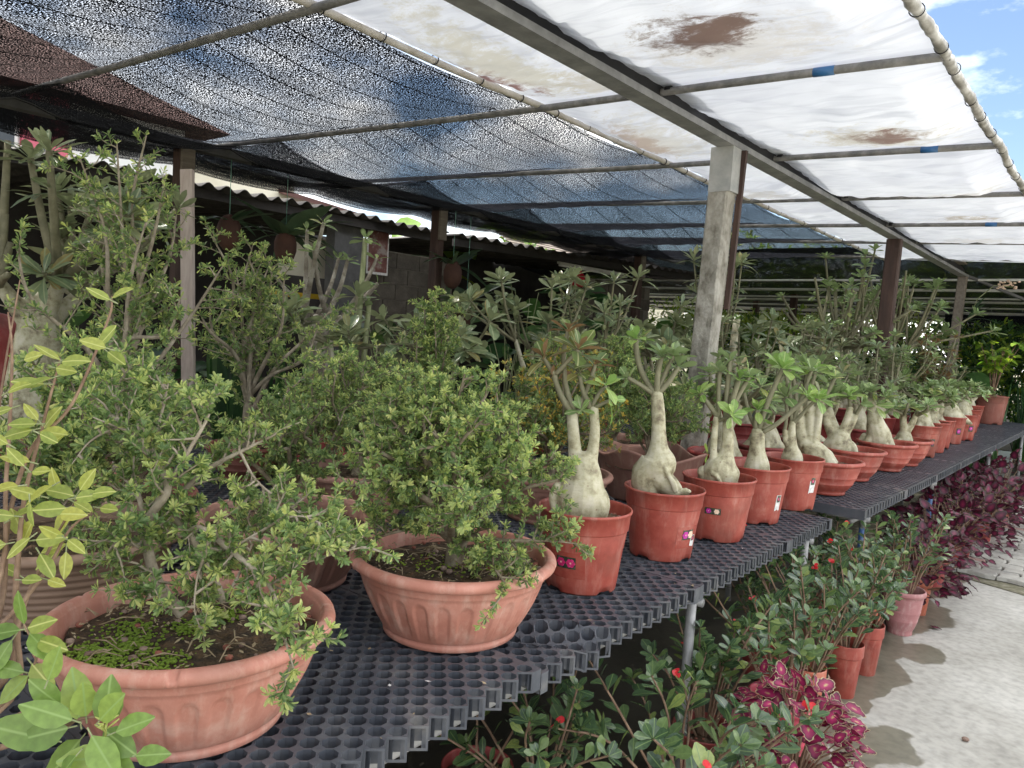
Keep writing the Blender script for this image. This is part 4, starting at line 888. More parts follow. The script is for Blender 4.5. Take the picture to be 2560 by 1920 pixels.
def gen_rose(label, x, y, z, potkind, seed, group, wc=.07, hc=.12, nst=3, hs=.16, rs=.016, tips=10, htop=.4, spread=.2, L=.075, leaves='grey', nl=8, remesh=True, name='desert_rose', mat='caudex', lean=0, pebbles=0):
    if group != G1: tips = round(tips*1.45); L *= 1.06
    t = thing(name, label, 'potted plant', (x, y, z), 0, group); r_ = random.Random(seed); p, R, sz = add_pot(t, potkind, seed, pebbles)
    rv, dv = frame(x, y); base = Vector((0, 0, sz)); chains = []; lx = rv*lean
    chains.append([(*(base + Vector((0,0,-.03))), wc*.95), (*(base + Vector((0,0,hc*.3))), wc), (*(base + Vector((0,0,hc*.75)) + lx*.3), wc*.68), (*(base + Vector((0,0,hc)) + lx*.5), wc*.42)])
    for k in range(6):                                        # root lobes
        a = r_.uniform(0, 6.28); d = Vector((math.cos(a), math.sin(a), 0))
        chains.append([(*(base + d*wc*.6 + Vector((0,0,hc*.35))), wc*.34), (*(base + d*wc*1.15 + Vector((0,0,.012))), wc*.26), (*(base + d*wc*1.5 + Vector((0,0,-.01))), wc*.14)])
    tops = []
    for k in range(nst):
        a = 6.28*k/nst + r_.uniform(-.5,.5); d = Vector((math.cos(a), math.sin(a), 0)); b0 = base + Vector((0,0,hc*.8)) + lx*.5
        h = hs*r_.uniform(.75,1.15); e = b0 + d*spread*r_.uniform(.2,.42) + Vector((0,0,h)) + lx*.5
        chains.append([(*(b0 + d*wc*.2), rs*1.35), (*(b0.lerp(e,.5) + d*.012), rs*1.1), (*e, rs*.8)]); tops.append((e, d))
    if remesh: fused(chains, 'swollen_trunk', M[mat], t, max(.0045, wc*.055))
    else:
        mb = MB()
        for ch in chains: pts = crom(ch, 3); mb.tube([q[:3] for q in pts], [q[3] for q in pts], 9)
        mb.build('swollen_trunk', M[mat], t)
    per = max(1, round(tips/nst)); T = []
    for e, d in tops:
        mb = MB()
        for k in range(per):
            a = r_.uniform(0, 6.28); dd = (d*.8 + Vector((math.cos(a), math.sin(a), 0))*.9)
            ze = sz + htop*r_.uniform(.46 if group != G1 else .62, 1.05); en = Vector((e.x + dd.x*spread*r_.uniform(.2,.75), e.y + dd.y*spread*r_.uniform(.2,.75), max(e.z+.03, ze)))
            md = e.lerp(en, .5) + Vector((dd.x, dd.y, 0))*.025
            pts = crom([(*(e - Vector((0,0,.012))), rs*.62), (*md, rs*.5), (*en, rs*.38)], 3); mb.tube([q[:3] for q in pts], [q[3] for q in pts], 7); T.append((en, (en-md)))
        mb.build('branch', M['twig'] if mat == 'caudex' else M[mat], t)
    for en, ax in T:
        if len(t.children) > 295: break
        a_ = (ax.normalized() + Vector((0,0,.7))).normalized(); rosette(t, en, a_, r_.randint(nl-1, nl+2), 1.1*L*r_.uniform(.8,1.1), LS[leaves], r_)
        if nl > 6 and len(t.children) < 285: rosette(t, en - ax*.55, a_, r_.randint(3, 6), 1.05*L*r_.uniform(.7,1.05), LS[leaves], r_, 55, 95)
    return t

def sticker(p, t, ang, z, w, h, R0, R1, z1, kind, tapebg=False):
    """printed flower label wrapped on the pot wall; ang measured from +x in the thing's frame"""
    def wr(u, v, o): # metric on wall
        zz = z + v; r = R0 + (R1-R0)*zz/z1 + o; a = ang + u/r; return (r*math.cos(a), r*math.sin(a), zz)
    def patch(mb, u0, u1, v0, v1, o, n=6, ragged=0):
        vs = []
        for i in range(n+1):
            u = u0 + (u1-u0)*i/n; vs += [wr(u, v0 + ragged*hsh(i+u0*99), o), wr(u, v1 - ragged*hsh(i+3.3+u1*99), o)]
        mb.add(vs, [(2*i, 2*i+2, 2*i+3, 2*i+1) for i in range(n)])
    if tapebg: mb = MB(); patch(mb, -w*.95, w*.95, -h*1.4, h*1.25, .0006, 8, .004); mb.build('sticky_tape', M['tape'], t)
    mb = MB(); patch(mb, -w/2, w/2, -h/2, h/2, .0012, 6, .0 if kind != 'white' else .006)
    o = mb.build('label_sticker', M['paper'] if kind == 'white' else M['darkprint'], t)
    def flower(u, v, s, mat):
        mb = MB()
        for k in range(6):
            a = 6.28*k/6; ring = []
            for q in range(7):
                b = 6.28*q/7; ring.append(wr(u + math.cos(a)*s*.55 + math.cos(b)*s*.42, v + math.sin(a)*s*.55 + math.sin(b)*s*.42, .0018 + .0001*k))
            mb.add(ring, [tuple(range(7))])
        mb.build('printed_flower', mat, o, False)
        mb = MB(); mb.add([wr(u + math.cos(6.28*q/7)*s*.2, v + math.sin(6.28*q/7)*s*.2, .0026) for q in range(7)], [tuple(range(7))]); mb.build('printed_centre', M['petalcream'], o, False)
    if kind == 'two': flower(-w*.25, 0, h*.42, M['petal']); flower(w*.25, 0, h*.42, M['petal'])
    elif kind == 'mix': flower(-w*.25, 0, h*.42, M['petalviolet']); flower(w*.25, 0, h*.42, M['petalcream'])
    elif kind == 'one': flower(0, 0, min(w,h)*.4, M['petalviolet'])
    elif kind == 'white':
        mb = MB(); patch(mb, -w*.36, w*.36, h*.02, h*.42, .0019, 5); mb.build('printed_photo', M['darkprint'], o); flower(0, h*.22, w*.26, M['petal'])
def camang(x, y, off): return math.atan2(-y, -x) + off      # + = towards the image right... measured anticlockwise

G1 = 'desert roses along the front edge of the benches'
s1 = .001217
t, p = hero_rose('desert rose with belly shaped twin trunk in red pot beside the fluted terracotta pot', -1.264, 1.96, BT, 'red', s1, .232,
  [[(-14,-14,0,60),(-14,40,0,64),(-12,92,0,49),(-12,132,0,34)], [(20,-14,-4,36),(20,26,-6,41),(2,60,-4,34)], [(-52,-12,4,24),(-52,24,4,28),(-40,60,2,30)],
   [(-32,124,0,19),(-42,190,2,15.5),(-50,246,2,14.5)], [(6,124,0,17),(11,200,0,13),(4,262,0,12)],
   [(-74,60,-18,12),(-84,34,-22,10),(-78,4,-26,8),(-64,-14,-26,6)], [(-70,30,-26,5),(-52,8,-34,5),(-34,-8,-40,4)]],
  [[(-44,240,0,9),(-72,276,-6,8),(-92,315,-8,7),(-99,341,-10,7)], [(-99,341,-10,6.5),(-118,365,-14,6),(-130,383,-18,6)], [(-99,341,-10,6.5),(-72,372,-16,6),(-44,408,-24,6)],
   [(-40,242,4,8),(-66,300,8,7),(-78,360,10,6.5),(-80,410,10,6),(-72,456,8,6)], [(-3,260,0,8),(-28,310,-4,6),(-38,350,-8,5.5)], [(-3,262,0,6),(14,300,-6,5),(30,322,-10,5)], [(-3,260,0,5),(24,276,-10,4.5),(44,288,-14,4.5)], [(-44,246,0,5),(-30,256,-8,4)], [(-40,236,4,7),(-10,330,10,6),(0,372,12,5)]],
  [(-130,385,-18,-.5,1,-.2,8,'red'), (-43,412,-24,.35,1,-.3,9,'red',1.1), (-72,458,8,.1,1,-.1,8,'red',.95), (-38,352,-8,.2,1,-.4,6,'red',.8), (31,325,-10,.5,.9,-.2,5,'bright',.8), (46,290,-14,.8,.5,-.4,4,'bright',.9), (-28,258,-8,0,.7,-.8,5,'ad',.6), (0,374,12,.4,1,.1,6,'red',.8), (-99,330,-6,-.8,.5,.3,4,'red',.6)],
  'red', 62, 11, G1)
sticker(p, t, camang(-1.264,1.96,-.40), .098, .062, .036, .108, .131, .184, 'two', True)
s2 = .00142
t, p = hero_rose('desert rose with single thick neck and straddling root leg in red pot', -1.26, 2.469, BT, 'red', s2, .243,
  [[(-44,-10,0,34),(-46,30,0,38),(-20,62,0,46),(-22,98,0,26),(-25,136,0,19),(-30,188,0,17.5),(-37,236,0,15.5)], [(-20,66,-6,34),(-14,26,-8,32),(10,8,-10,27),(28,-8,-12,22)], [(-56,36,6,30),(-60,0,6,26)],
   [(-4,56,-38,7),(8,38,-40,6.5),(18,20,-42,6),(26,0,-44,5)], [(6,40,-40,4),(22,24,-44,4),(30,2,-46,3.5)], [(40,-8,-14,11),(56,0,-20,10)]],
  [[(-37,232,0,9),(-62,262,4,8),(-84,300,6,7.5),(-96,345,4,7),(-99,372,2,7)], [(-37,234,0,9),(-38,280,-8,7.5),(-33,330,-12,7)], [(-37,234,0,8),(-8,272,6,7),(11,308,10,6.5)], [(-37,230,0,7),(-78,256,-8,6),(-112,272,-12,6)], [(-37,232,0,7),(-20,290,14,6),(0,340,20,6)]],
  [(-99,375,2,-.1,1,0,8,'bright',.85), (-33,336,-12,.1,1,-.2,9,'ad',1), (11,312,10,.5,1,.2,7,'ad'), (-114,274,-12,-.8,.7,-.2,6,'ad',.85), (0,342,20,.2,1,.3,7,'ad',.9)],
  'ad', 56, 12, G1)
sticker(p, t, camang(-1.26,2.469,.85), .10, .05, .035, .108, .131, .184, 'mix', True); sticker(p, t, camang(-1.26,2.469,1.12), .075, .028, .045, .108, .131, .184, 'white')
s3 = .00158
t, p = hero_rose('desert rose with round base and two close stems in red pot with two-flower label', -1.234, 2.88, BT, 'red', s3, .245,
  [[(4,-12,0,42),(4,12,0,45),(6,32,0,38),(13,60,0,18),(13,100,0,14.5),(9,146,0,12.5)], [(-14,30,-10,14),(-19,60,-10,9.5),(-20,110,-8,8.5),(-18,148,-6,8)], [(-38,4,4,18),(-34,-14,4,16)], [(-18,10,-40,5),(-8,6,-46,5),(4,-8,-48,4)]],
  [[(-12,146,-6,7),(-40,180,-10,6),(-62,206,-12,5.5)], [(5,142,0,8),(2,200,4,7),(5,292,4,6.5)], [(5,142,0,8),(18,200,-4,7),(29,248,-6,6)], [(-12,146,-6,6),(-18,210,2,6),(-19,264,2,6)], [(5,142,0,8),(30,205,8,6.5),(53,256,10,6)], [(-12,140,-8,4),(8,152,-20,4),(18,158,-24,4)], [(5,142,0,7),(24,230,10,6.5),(30,280,10,6)]],
  [(-64,208,-12,-.6,1,-.2,7,'bright',.9), (5,296,4,0,1,0,8,'ad',.9), (30,252,-6,.3,1,-.2,8,'bright',.9), (-19,268,2,-.2,1,.1,7,'ad'), (54,258,10,.5,1,.2,7,'ad',.9), (20,160,-24,.5,.6,-.8,6,'bright',.8), (-34,60,-40,-.8,.5,-.4,2,'bright',.6), (30,284,10,.3,1,0,0)],
  'ad', 48, 13, G1)
sticker(p, t, camang(-1.234,2.88,-.12), .125, .062, .026, .108, .131, .184, 'mix')
s4 = .00176
t, p = hero_rose('desert rose with smooth cone shaped base in the fourth red pot from terracotta', -1.247, 3.309, BT, 'red', s4, .243,
  [[(0,-14,0,33),(0,4,0,30),(-3,34,0,21),(-6,60,0,15.5),(-7,88,0,13)], [(6,36,-4,12),(6,60,-4,8),(5,86,-4,7)]],
  [[(-7,84,0,7),(-14,110,-6,6),(-10,140,-8,5.5)], [(5,84,-4,6.5),(40,110,0,6),(90,165,4,5.5),(104,182,4,5)], [(-5,86,0,8),(10,150,6,7),(30,215,6,6),(42,248,4,6)], [(-6,86,0,6),(-30,130,8,5),(-46,180,10,5)], [(-8,130,-8,3.5),(8,118,-14,3)]],
  [(-10,144,-8,-.1,1,-.4,7,'bright',.9), (106,186,4,.7,1,0,7,'bright'), (42,252,4,.3,1,-.2,9,'bright',1.25), (-48,184,10,-.4,1,.2,8,'ad'), (10,116,-14,.3,-1,-.4,2,'bright',.7)],
  'bright', 46, 14, G1)
sticker(p, t, camang(-1.247,3.309,.95), .10, .03, .075, .108, .131, .184, 'white')
s5 = .00193
t, p = hero_rose('desert rose with slim cone base and small side stub in the fifth red pot', -1.232, 3.737, BT, 'red', s5, .245,
  [[(-2,-14,0,27),(-4,4,0,25),(-7,28,0,15),(-9,60,0,10),(-10,86,0,8.5)], [(-12,22,-4,9),(-22,40,-6,6.5),(-26,66,-6,6)]],
  [[(-10,82,0,6),(12,110,0,5),(30,135,-2,4.5),(44,152,-4,4.5)], [(-26,62,-6,5),(-24,100,-6,4.5),(-30,150,-4,4.5)], [(-10,82,0,6),(-20,150,6,5),(-40,222,8,4.5)], [(-10,84,0,6),(10,160,6,5),(24,220,8,5)]],
  [(46,154,-4,.4,1,-.3,9,'bright'), (-30,154,-4,-.2,1,-.2,6,'ad'), (-40,226,8,-.2,1,0,9,'bright',1.2), (24,224,8,.3,1,.1,8,'ad',1.1)],
  'bright', 44, 15, G1)
sticker(p, t, camang(-1.232,3.737,.86), .13, .035, .085, .108, .131, .184, 'white')
sb1 = .00216
t, p = hero_rose('desert rose slumped sideways with four upright stems in the first red bowl', -1.231, 4.284, BT, 'bowl', sb1, .17,
  [[(-8,-14,0,34),(-26,12,0,33),(-48,34,0,26)], [(-12,6,-6,30),(8,-16,-10,26)], [(-50,30,0,20),(-70,70,0,15),(-80,130,0,12)], [(-44,40,0,15),(-48,90,2,11.5),(-52,145,2,9.5)], [(-34,36,0,14),(-30,90,2,10.5),(-27,150,2,9.5)], [(-40,36,10,12),(-54,100,12,9),(-60,148,12,8)]],
  [[(-80,128,0,6),(-90,175,0,5),(-96,205,0,5)], [(-52,142,2,6),(-50,190,-4,5),(-44,225,-4,5)], [(-27,146,2,6),(-10,180,0,5),(0,210,0,5)], [(-60,146,12,5),(-66,200,14,5),(-70,240,14,5)]],
  [(-96,208,0,-.4,1,0,8,'bright'), (-44,228,-4,0,1,-.2,9,'bright',1.1), (0,213,0,.4,1,0,8,'ad'), (-70,243,14,-.2,1,.2,8,'ad'), (-27,156,-6,.4,.8,-.6,5,'bright',.8)],
  'ad', 40, 16, G1, 40, .005)
sb2 = .0024
t, p = hero_rose('desert rose with round ball base and four spread arms in the second red bowl', -1.262, 4.898, BT, 'bowl', sb2, .165,
  [[(-34,-12,0,34),(-34,14,0,36),(-32,40,0,24)], [(-50,36,0,13),(-64,62,0,10.5),(-73,92,0,9)], [(-40,46,4,11),(-56,80,6,9),(-64,104,6,8.5)], [(-28,46,0,12),(-20,80,0,9.5),(-15,110,0,8.5)], [(-20,44,2,10),(-8,72,2,8.5),(-2,92,2,8)], [(-66,-4,-10,9),(-62,14,-12,9),(-52,20,-10,9)], [(4,-6,-10,10),(0,12,-12,10),(-10,22,-10,10)]],
  [[(-73,90,0,5),(-78,120,0,4.5)], [(-15,108,0,5),(-20,140,0,4.5)], [(-2,90,2,5),(10,120,0,4.5)], [(-64,102,6,5),(-58,140,6,4.5)]],
  [(-78,124,0,-.3,1,0,8), (-20,144,0,0,1,-.2,9,'bright'), (12,124,0,.5,1,0,9), (-58,146,6,-.1,1,.2,8), (-40,150,12,0,1,.3,8)],
  'ad', 38, 17, G1, 40, .005)
sticker(p, t, camang(-1.262,4.898,1.0), .10, .05, .05, .104, .172, .163, 'one')
sb3 = .00266
t, p = hero_rose('desert rose with pear shaped leaning trunk on exposed roots in the third red bowl', -1.216, 5.522, BT, 'bowl', sb3, .165,
  [[(-14,-10,0,27),(-18,18,0,30),(-28,48,0,23),(-36,80,0,15),(-42,108,0,12)], [(-36,14,-14,11),(-44,2,-18,10),(-52,-10,-20,8)], [(-6,6,-20,6),(4,-2,-24,5),(10,-12,-24,4)], [(-52,16,4,9),(-62,-8,4,8)], [(6,10,4,10),(16,-12,4,9)]],
  [[(-42,106,0,6),(-46,130,0,5)], [(-38,100,0,5),(-14,120,-4,4.5)], [(-42,104,4,5),(-66,124,6,4.5)]],
  [(-46,134,0,0,1,-.1,9), (-12,122,-4,.5,1,-.2,9), (-66,128,6,-.5,1,.1,8), (-30,100,-10,.4,.9,-.6,6), (0,136,8,.3,1,.2,8)],
  'ad', 34, 18, G1, 40, .005)
sticker(p, t, camang(-1.216,5.522,.85), .105, .06, .04, .104, .172, .163, 'white'); sticker(p, t, camang(-1.216,5.522,.7), .06, .06, .03, .104, .172, .163, 'one')
rows = [(-1.20, 5.95, 'bowl', 'desert rose with pale ribbed foot in the smallest visible red bowl', .06, .10, 3, .15, .30, 1),
        (-1.219, 6.597, 'red', 'desert rose with tall tapering neck in straight red pot just past the bowls', .075, .19, 1, .12, .36, 2),
        (-1.226, 7.018, 'red', 'desert rose with yellowish foot in the second straight red pot past the bowls', .06, .11, 2, .12, .30, 3),
        (-1.247, 7.378, 'red', 'desert rose half hidden in the third straight red pot past the bowls', .06, .10, 3, .12, .30, 4),
        (-1.238, 7.908, 'red', 'desert rose with broad lumpy base in the fourth straight red pot past the bowls', .115, .15, 3, .10, .34, 5),
        (-1.21, 8.395, 'red', 'desert rose with pointed green base in the fifth straight red pot past the bowls', .085, .16, 2, .08, .32, 6),
        (-1.31, 9.35, 'red', 'small desert rose in the sixth straight red pot past the bowls', .06, .11, 2, .10, .28, 7),
        (-1.40, 10.2, 'red', 'small desert rose in the last red pot before the big brown pot', .06, .11, 2, .10, .28, 8)]
for (x, y, k, lab, wc, hc, ns_, hs, ht, sd_) in rows:
    t = gen_rose(lab, x, y, BT-.004, k, 40+sd_, G1, wc, hc, ns_, hs, .02, 8, ht, .17, .085, 'ad', 8)
    if k == 'red' and sd_ in (2, 5, 6): sticker(None, t, camang(x, y, .75), .12, .05, .06, .108, .131, .184, 'one')
G2 = 'desert roses in the second row of the benches'
for i, (x, y, k, lab, kw) in enumerate([
   (-1.70, 3.98, 'bowl2', 'dull green desert rose with knotted roots behind the fourth red pot', dict(wc=.085, hc=.20, nst=2, hs=.16, rs=.022, htop=.55, tips=8)),
   (-1.68, 4.55, 'bowl2', 'desert rose on clawed exposed roots behind the fifth red pot', dict(wc=.10, hc=.17, nst=3, hs=.12, htop=.48, tips=9)),
   (-1.64, 5.15, 'bowl2', 'desert rose with pale round base behind the first red bowl', dict(wc=.11, hc=.14, nst=3, hs=.15, htop=.52, tips=9)),
   (-1.66, 5.75, 'red2', 'desert rose with several thin stems behind the second red bowl', dict(wc=.06, hc=.12, nst=4, hs=.16, htop=.5, tips=9)),
   (-1.62, 6.35, 'bowl2', 'desert rose with grey trunk behind the third red bowl', dict(wc=.085, hc=.18, nst=3, hs=.13, htop=.55, tips=9)),
   (-1.62, 6.95, 'red2', 'bushy desert rose behind the straight red pots past the bowls', dict(wc=.08, hc=.16, nst=3, hs=.14, htop=.6, tips=11)),
   (-1.60, 7.35, 'red2', 'tall leafy desert rose between the red pots and timber post', dict(wc=.08, hc=.16, nst=3, hs=.15, htop=.75, tips=12)),
   (-1.58, 8.7, 'red2', 'reddish tipped desert rose behind the lumpy based one', dict(wc=.08, hc=.16, nst=3, hs=.15, htop=.75, tips=12, leaves='red')),
   (-1.62, 9.6, 'red2', 'wide desert rose near the far end of the long bench', dict(wc=.08, hc=.16, nst=3, hs=.15, htop=.7, tips=11))]):
    gen_rose(lab, x, y, BT-.004, k, 70+i, G2, **{**dict(leaves='grey' if i % 3 else 'ad', L=.085, spread=.22, pebbles=0), **kw})
G3 = 'tall desert roses on the rear benches'
zr = BT-.02
for i, (x, y, k, lab, kw) in enumerate([
   (-3.95, 1.36, 'bowl2', 'large desert rose with massive grey trunk and long narrow leaves by the red bag', dict(wc=.14, hc=.66, nst=3, hs=.22, rs=.036, htop=1.28, tips=21, spread=.6, L=.15, leaves='greynarrow', nl=13)),
   (-4.2, 3.12, 'bowl2', 'nearly leafless desert rose with scarred white trunk and bare branches', dict(wc=.12, hc=.42, nst=4, hs=.4, rs=.03, htop=1.25, tips=9, spread=.5, L=.085, leaves='ad', nl=5, mat='scarbark')),
   (-3.3, 2.62, 'red2', 'leafy desert rose with big pale leaves before the block wall', dict(wc=.07, hc=.2, nst=3, hs=.3, htop=.75, tips=7, spread=.3, L=.13, leaves='grey')),
   (-3.15, 3.25, 'red2', 'desert rose with thick leaf heads left of the yellowing shrub', dict(wc=.08, hc=.2, nst=3, hs=.3, htop=.78, tips=10, spread=.34, L=.12)),
   (-3.0, 3.95, 'red2', 'desert rose with flat layered leaf heads above the yellowing shrub', dict(wc=.08, hc=.24, nst=3, hs=.34, htop=.95, tips=12, spread=.38, L=.12)),
   (-2.95, 4.55, 'red2', 'upright desert rose with narrow grey leaves left of the dark post', dict(wc=.08, hc=.24, nst=3, hs=.34, htop=.98, tips=11, spread=.3, L=.13, leaves='greynarrow', nl=11)),
   (-2.85, 5.3, 'red2', 'dense desert rose with one orange leaf in front of the far shed', dict(wc=.08, hc=.24, nst=4, hs=.3, htop=.95, tips=13, spread=.36, L=.13, nl=10)),
   (-2.4, 4.95, 'bowl2', 'low grey leaved desert rose left of the concrete post', dict(wc=.09, hc=.18, nst=3, hs=.2, htop=.62, tips=11, spread=.3, L=.11)),
   (-2.7, 6.0, 'red2', 'tall pointed desert rose rising beside the concrete post', dict(wc=.07, hc=.24, nst=3, hs=.4, htop=1.22, tips=12, spread=.3, L=.13, leaves='greynarrow', nl=11)),
   (-2.35, 5.75, 'bowl2', 'drooping grey desert rose directly behind the concrete post', dict(wc=.09, hc=.18, nst=3, hs=.25, htop=.8, tips=11, spread=.32, L=.12)),
   (-2.35, 6.9, 'bowl2', 'spreading desert rose right of the stump like stem', dict(wc=.09, hc=.18, nst=3, hs=.25, htop=.82, tips=12, spread=.34, L=.11)),
   (-2.7, 7.9, 'bowl2', 'bonsai desert rose with slanting trunk and flat green crown', dict(wc=.10, hc=.62, nst=4, hs=.22, rs=.03, htop=1.28, tips=22, spread=.5, L=.09, leaves='ad', lean=.35)),
   (-2.35, 8.55, 'bowl2', 'very tall many stemmed desert rose reaching the net roof', dict(wc=.10, hc=.35, nst=5, hs=.5, rs=.024, htop=1.62, tips=15, spread=.5, L=.10, leaves='ad')),
   (-2.3, 7.45, 'red2', 'bushy desert rose below the slanting bonsai crown', dict(wc=.08, hc=.18, nst=3, hs=.2, htop=.72, tips=12, spread=.32, L=.11, leaves='grey')),
   (-2.1, 9.3, 'bowl2', 'wide desert rose with bare sweeping branches right of the timber post', dict(wc=.14, hc=.4, nst=6, hs=.4, rs=.024, htop=1.42, tips=24, spread=.62, L=.12, leaves='ad')),
   (-2.5, 9.8, 'red2', 'dense desert rose behind the wide sweeping one', dict(wc=.08, hc=.2, nst=4, hs=.4, htop=1.25, tips=16, spread=.45, L=.11, leaves='ad'))]):
    zz = zr if x < -2.72 else BT-.01
    gen_rose(lab, x, y, zz, k, 100+i, G3, **{**dict(leaves='grey', L=.11, nl=9), **kw})
# stump-like stem and three green cuttings
t = thing('cut_stem', 'grey cut off desert rose stem with tiny new leaves behind concrete post', 'potted plant', (-2.75, 6.55, zr), 0); add_pot(t, 'red2', 5)
MB().tube([(0,0,.18),(0,.01,.5),(-.02,0,.75),(-.01,0,1.02)], [.05,.04,.036,.032], 10).build('stem', M['caudex'], t); r_ = random.Random(5)
rosette(t, (-.01,0,1.03), (-.8,0,.8), 4, .06, LS['bright'], r_); rosette(t, (.0,.02,1.03), (.8,.2,.9), 4, .06, LS['bright'], r_)
t = thing('stem_cuttings', 'three smooth green stem cuttings in front of the scarred white trunk', 'potted plant', (-3.55, 2.86, zr), 0); add_pot(t, 'red2', 6)
rv, dv = frame(-3.55, 2.86)
for (a, h, b) in ((-.13, .95, -.34), (.02, 1.28, .06), (.06, .92, .10)):
    MB().tube([rv*a*.3 + Vector((0,0,.15)), rv*(a+b)*.5 + Vector((0,0,h*.55)), rv*b + Vector((0,0,h))], [.022,.019,.014], 9).build('stem', M['greenstem'], t)
    rosette(t, rv*b + Vector((0,0,h)), (0,0,1), 8 if h > 1 else 4, .10 if h > 1 else .07, LS['ad'], r_, 20, 100)
rosette(t, rv*.08 + Vector((0,0,.9)), (.3,.3,1), 4, .09, LS['ad'], r_)

# ------------------------------------------------------------------ small-leaved bonsai shrubs
def rvec(r_): 
    while True:
        v = Vector((r_.uniform(-1,1), r_.uniform(-1,1), r_.uniform(-1,1)))
        if .05 < v.length < 1: return v.normalized()
def grow(limbs, r_, twig=(.06,.15), step=.028, sub=.03, up=.35, flat=0.0, leafstart=.25, bare=0.0, wstep=.016):
    """limbs: lists of (Vector, radius). returns tubes and leaf whorls (pos, dir, istip)"""
    tubes = []; W = []
    for lb in limbs:
        pts = crom([(*p, r) for p, r in lb], 5); tubes.append(([Vector(q[:3]) for q in pts], [q[3] for q in pts], 7))
        Ls = [0]
        for a, b in zip(pts, pts[1:]): Ls.append(Ls[-1] + float(np.linalg.norm(b[:3]-a[:3])))
        tot = Ls[-1]; s = tot*leafstart
        while s < tot:
            i = max(k for k in range(len(Ls)) if Ls[k] <= s); i = min(i, len(pts)-2); f = (s-Ls[i])/max(1e-6, Ls[i+1]-Ls[i])
            p = Vector(pts[i][:3]).lerp(Vector(pts[i+1][:3]), f); d = (Vector(pts[i+1][:3]) - Vector(pts[i][:3])).normalized()
            v = rvec(r_); v = (v - d*v.dot(d)*.7); v.z *= (1-flat); v = (v.normalized() + d*.55 + Vector((0,0,up))).normalized()
            ln = r_.uniform(*twig)*(1 - .35*s/tot)
            q1 = p + v*ln*.5 + rvec(r_)*ln*.08; q2 = q1 + (v + rvec(r_)*.35 + Vector((0,0,up*.3))).normalized()*ln*.5
            tubes.append(([p, q1, q2], [.0032, .0024, .0013], 5))
            if r_.random() > bare: W.append((q2, (q2-q1).normalized(), 1))
            for (A, B) in ((p, q1), (q1, q2)):
                n = max(1, int((B-A).length/wstep))
                for k in range(n):
                    c = A.lerp(B, (k+.5)/n); W.append((c, ((B-A).normalized() + rvec(r_)*.8).normalized(), 0))
                    if r_.random() < .55*(.016/sub)*2:
                        e = (rvec(r_)*.9 + (B-A).normalized() + Vector((0,0,up*.5))).normalized(); l2 = r_.uniform(.018, .05); c2 = c + e*l2
                        tubes.append(([c, c2], [.0014, .0008], 4)); W.append((c2, e, 1 if r_.random() < .6 else 0)); W.append((c + e*l2*.55, (e + rvec(r_)*.5).normalized(), 0))
            s += step*r_.uniform(.6, 1.4)
        W.append((Vector(pts[-1][:3]), (Vector(pts[-1][:3]) - Vector(pts[-2][:3])).normalized(), 1))
    return tubes, W
def whorl_arrays(W, r_, nl, L, tipfrac=1.0, up=.25):
    """leaf vertices for whorls: six-vertex rounded leaves"""
    rs = np.random.RandomState(r_.randint(0, 10**6))
    pos = np.array([w[0] for w in W]); ax = np.array([w[1] for w in W]); tip = np.array([w[2] for w in W])
    idx = np.repeat(np.arange(len(W)), nl); m = len(idx); A = ax[idx]
    R = rs.normal(size=(m, 3)); R -= A*(R*A).sum(1, keepdims=True); R /= np.linalg.norm(R, axis=1, keepdims=True)+1e-9
    th = np.radians(rs.uniform(25, 80, m))[:, None]
    D = A*np.cos(th) + R*np.sin(th); D[:, 2] += up*rs.uniform(0, 1, m); D /= np.linalg.norm(D, axis=1, keepdims=True)
    U = A*np.sin(th) - R*np.cos(th); U += rs.normal(size=(m,3))*.25; U -= D*(U*D).sum(1, keepdims=True); U /= np.linalg.norm(U, axis=1, keepdims=True)+1e-9
    X = np.cross(D, U); l = (L*rs.uniform(.65, 1.2, m))[:, None]; w = l*.165
    P = pos[idx] + D*l*.05
    V = np.stack([P, P + D*l*.55 + X*w*.85 + U*l*.05, P + D*l*.88 + X*w*.7, P + D*l, P + D*l*.88 - X*w*.7, P + D*l*.55 - X*w*.85 + U*l*.05], 1)
    V[:, 3] -= U[:, :]*l*.08
    V = V.reshape(-1, 3); b = np.arange(m)*6
    Fq = np.concatenate([np.stack([b, b+1, b+2, b+3], 1), np.stack([b, b+3, b+4, b+5], 1)])
    rn = np.tile(rs.uniform(0, 1, m), 2); isT = np.tile((tip[idx] > 0) & (rs.uniform(0,1,m) < tipfrac), 2).astype(int)
    return V, Fq, rn, isT
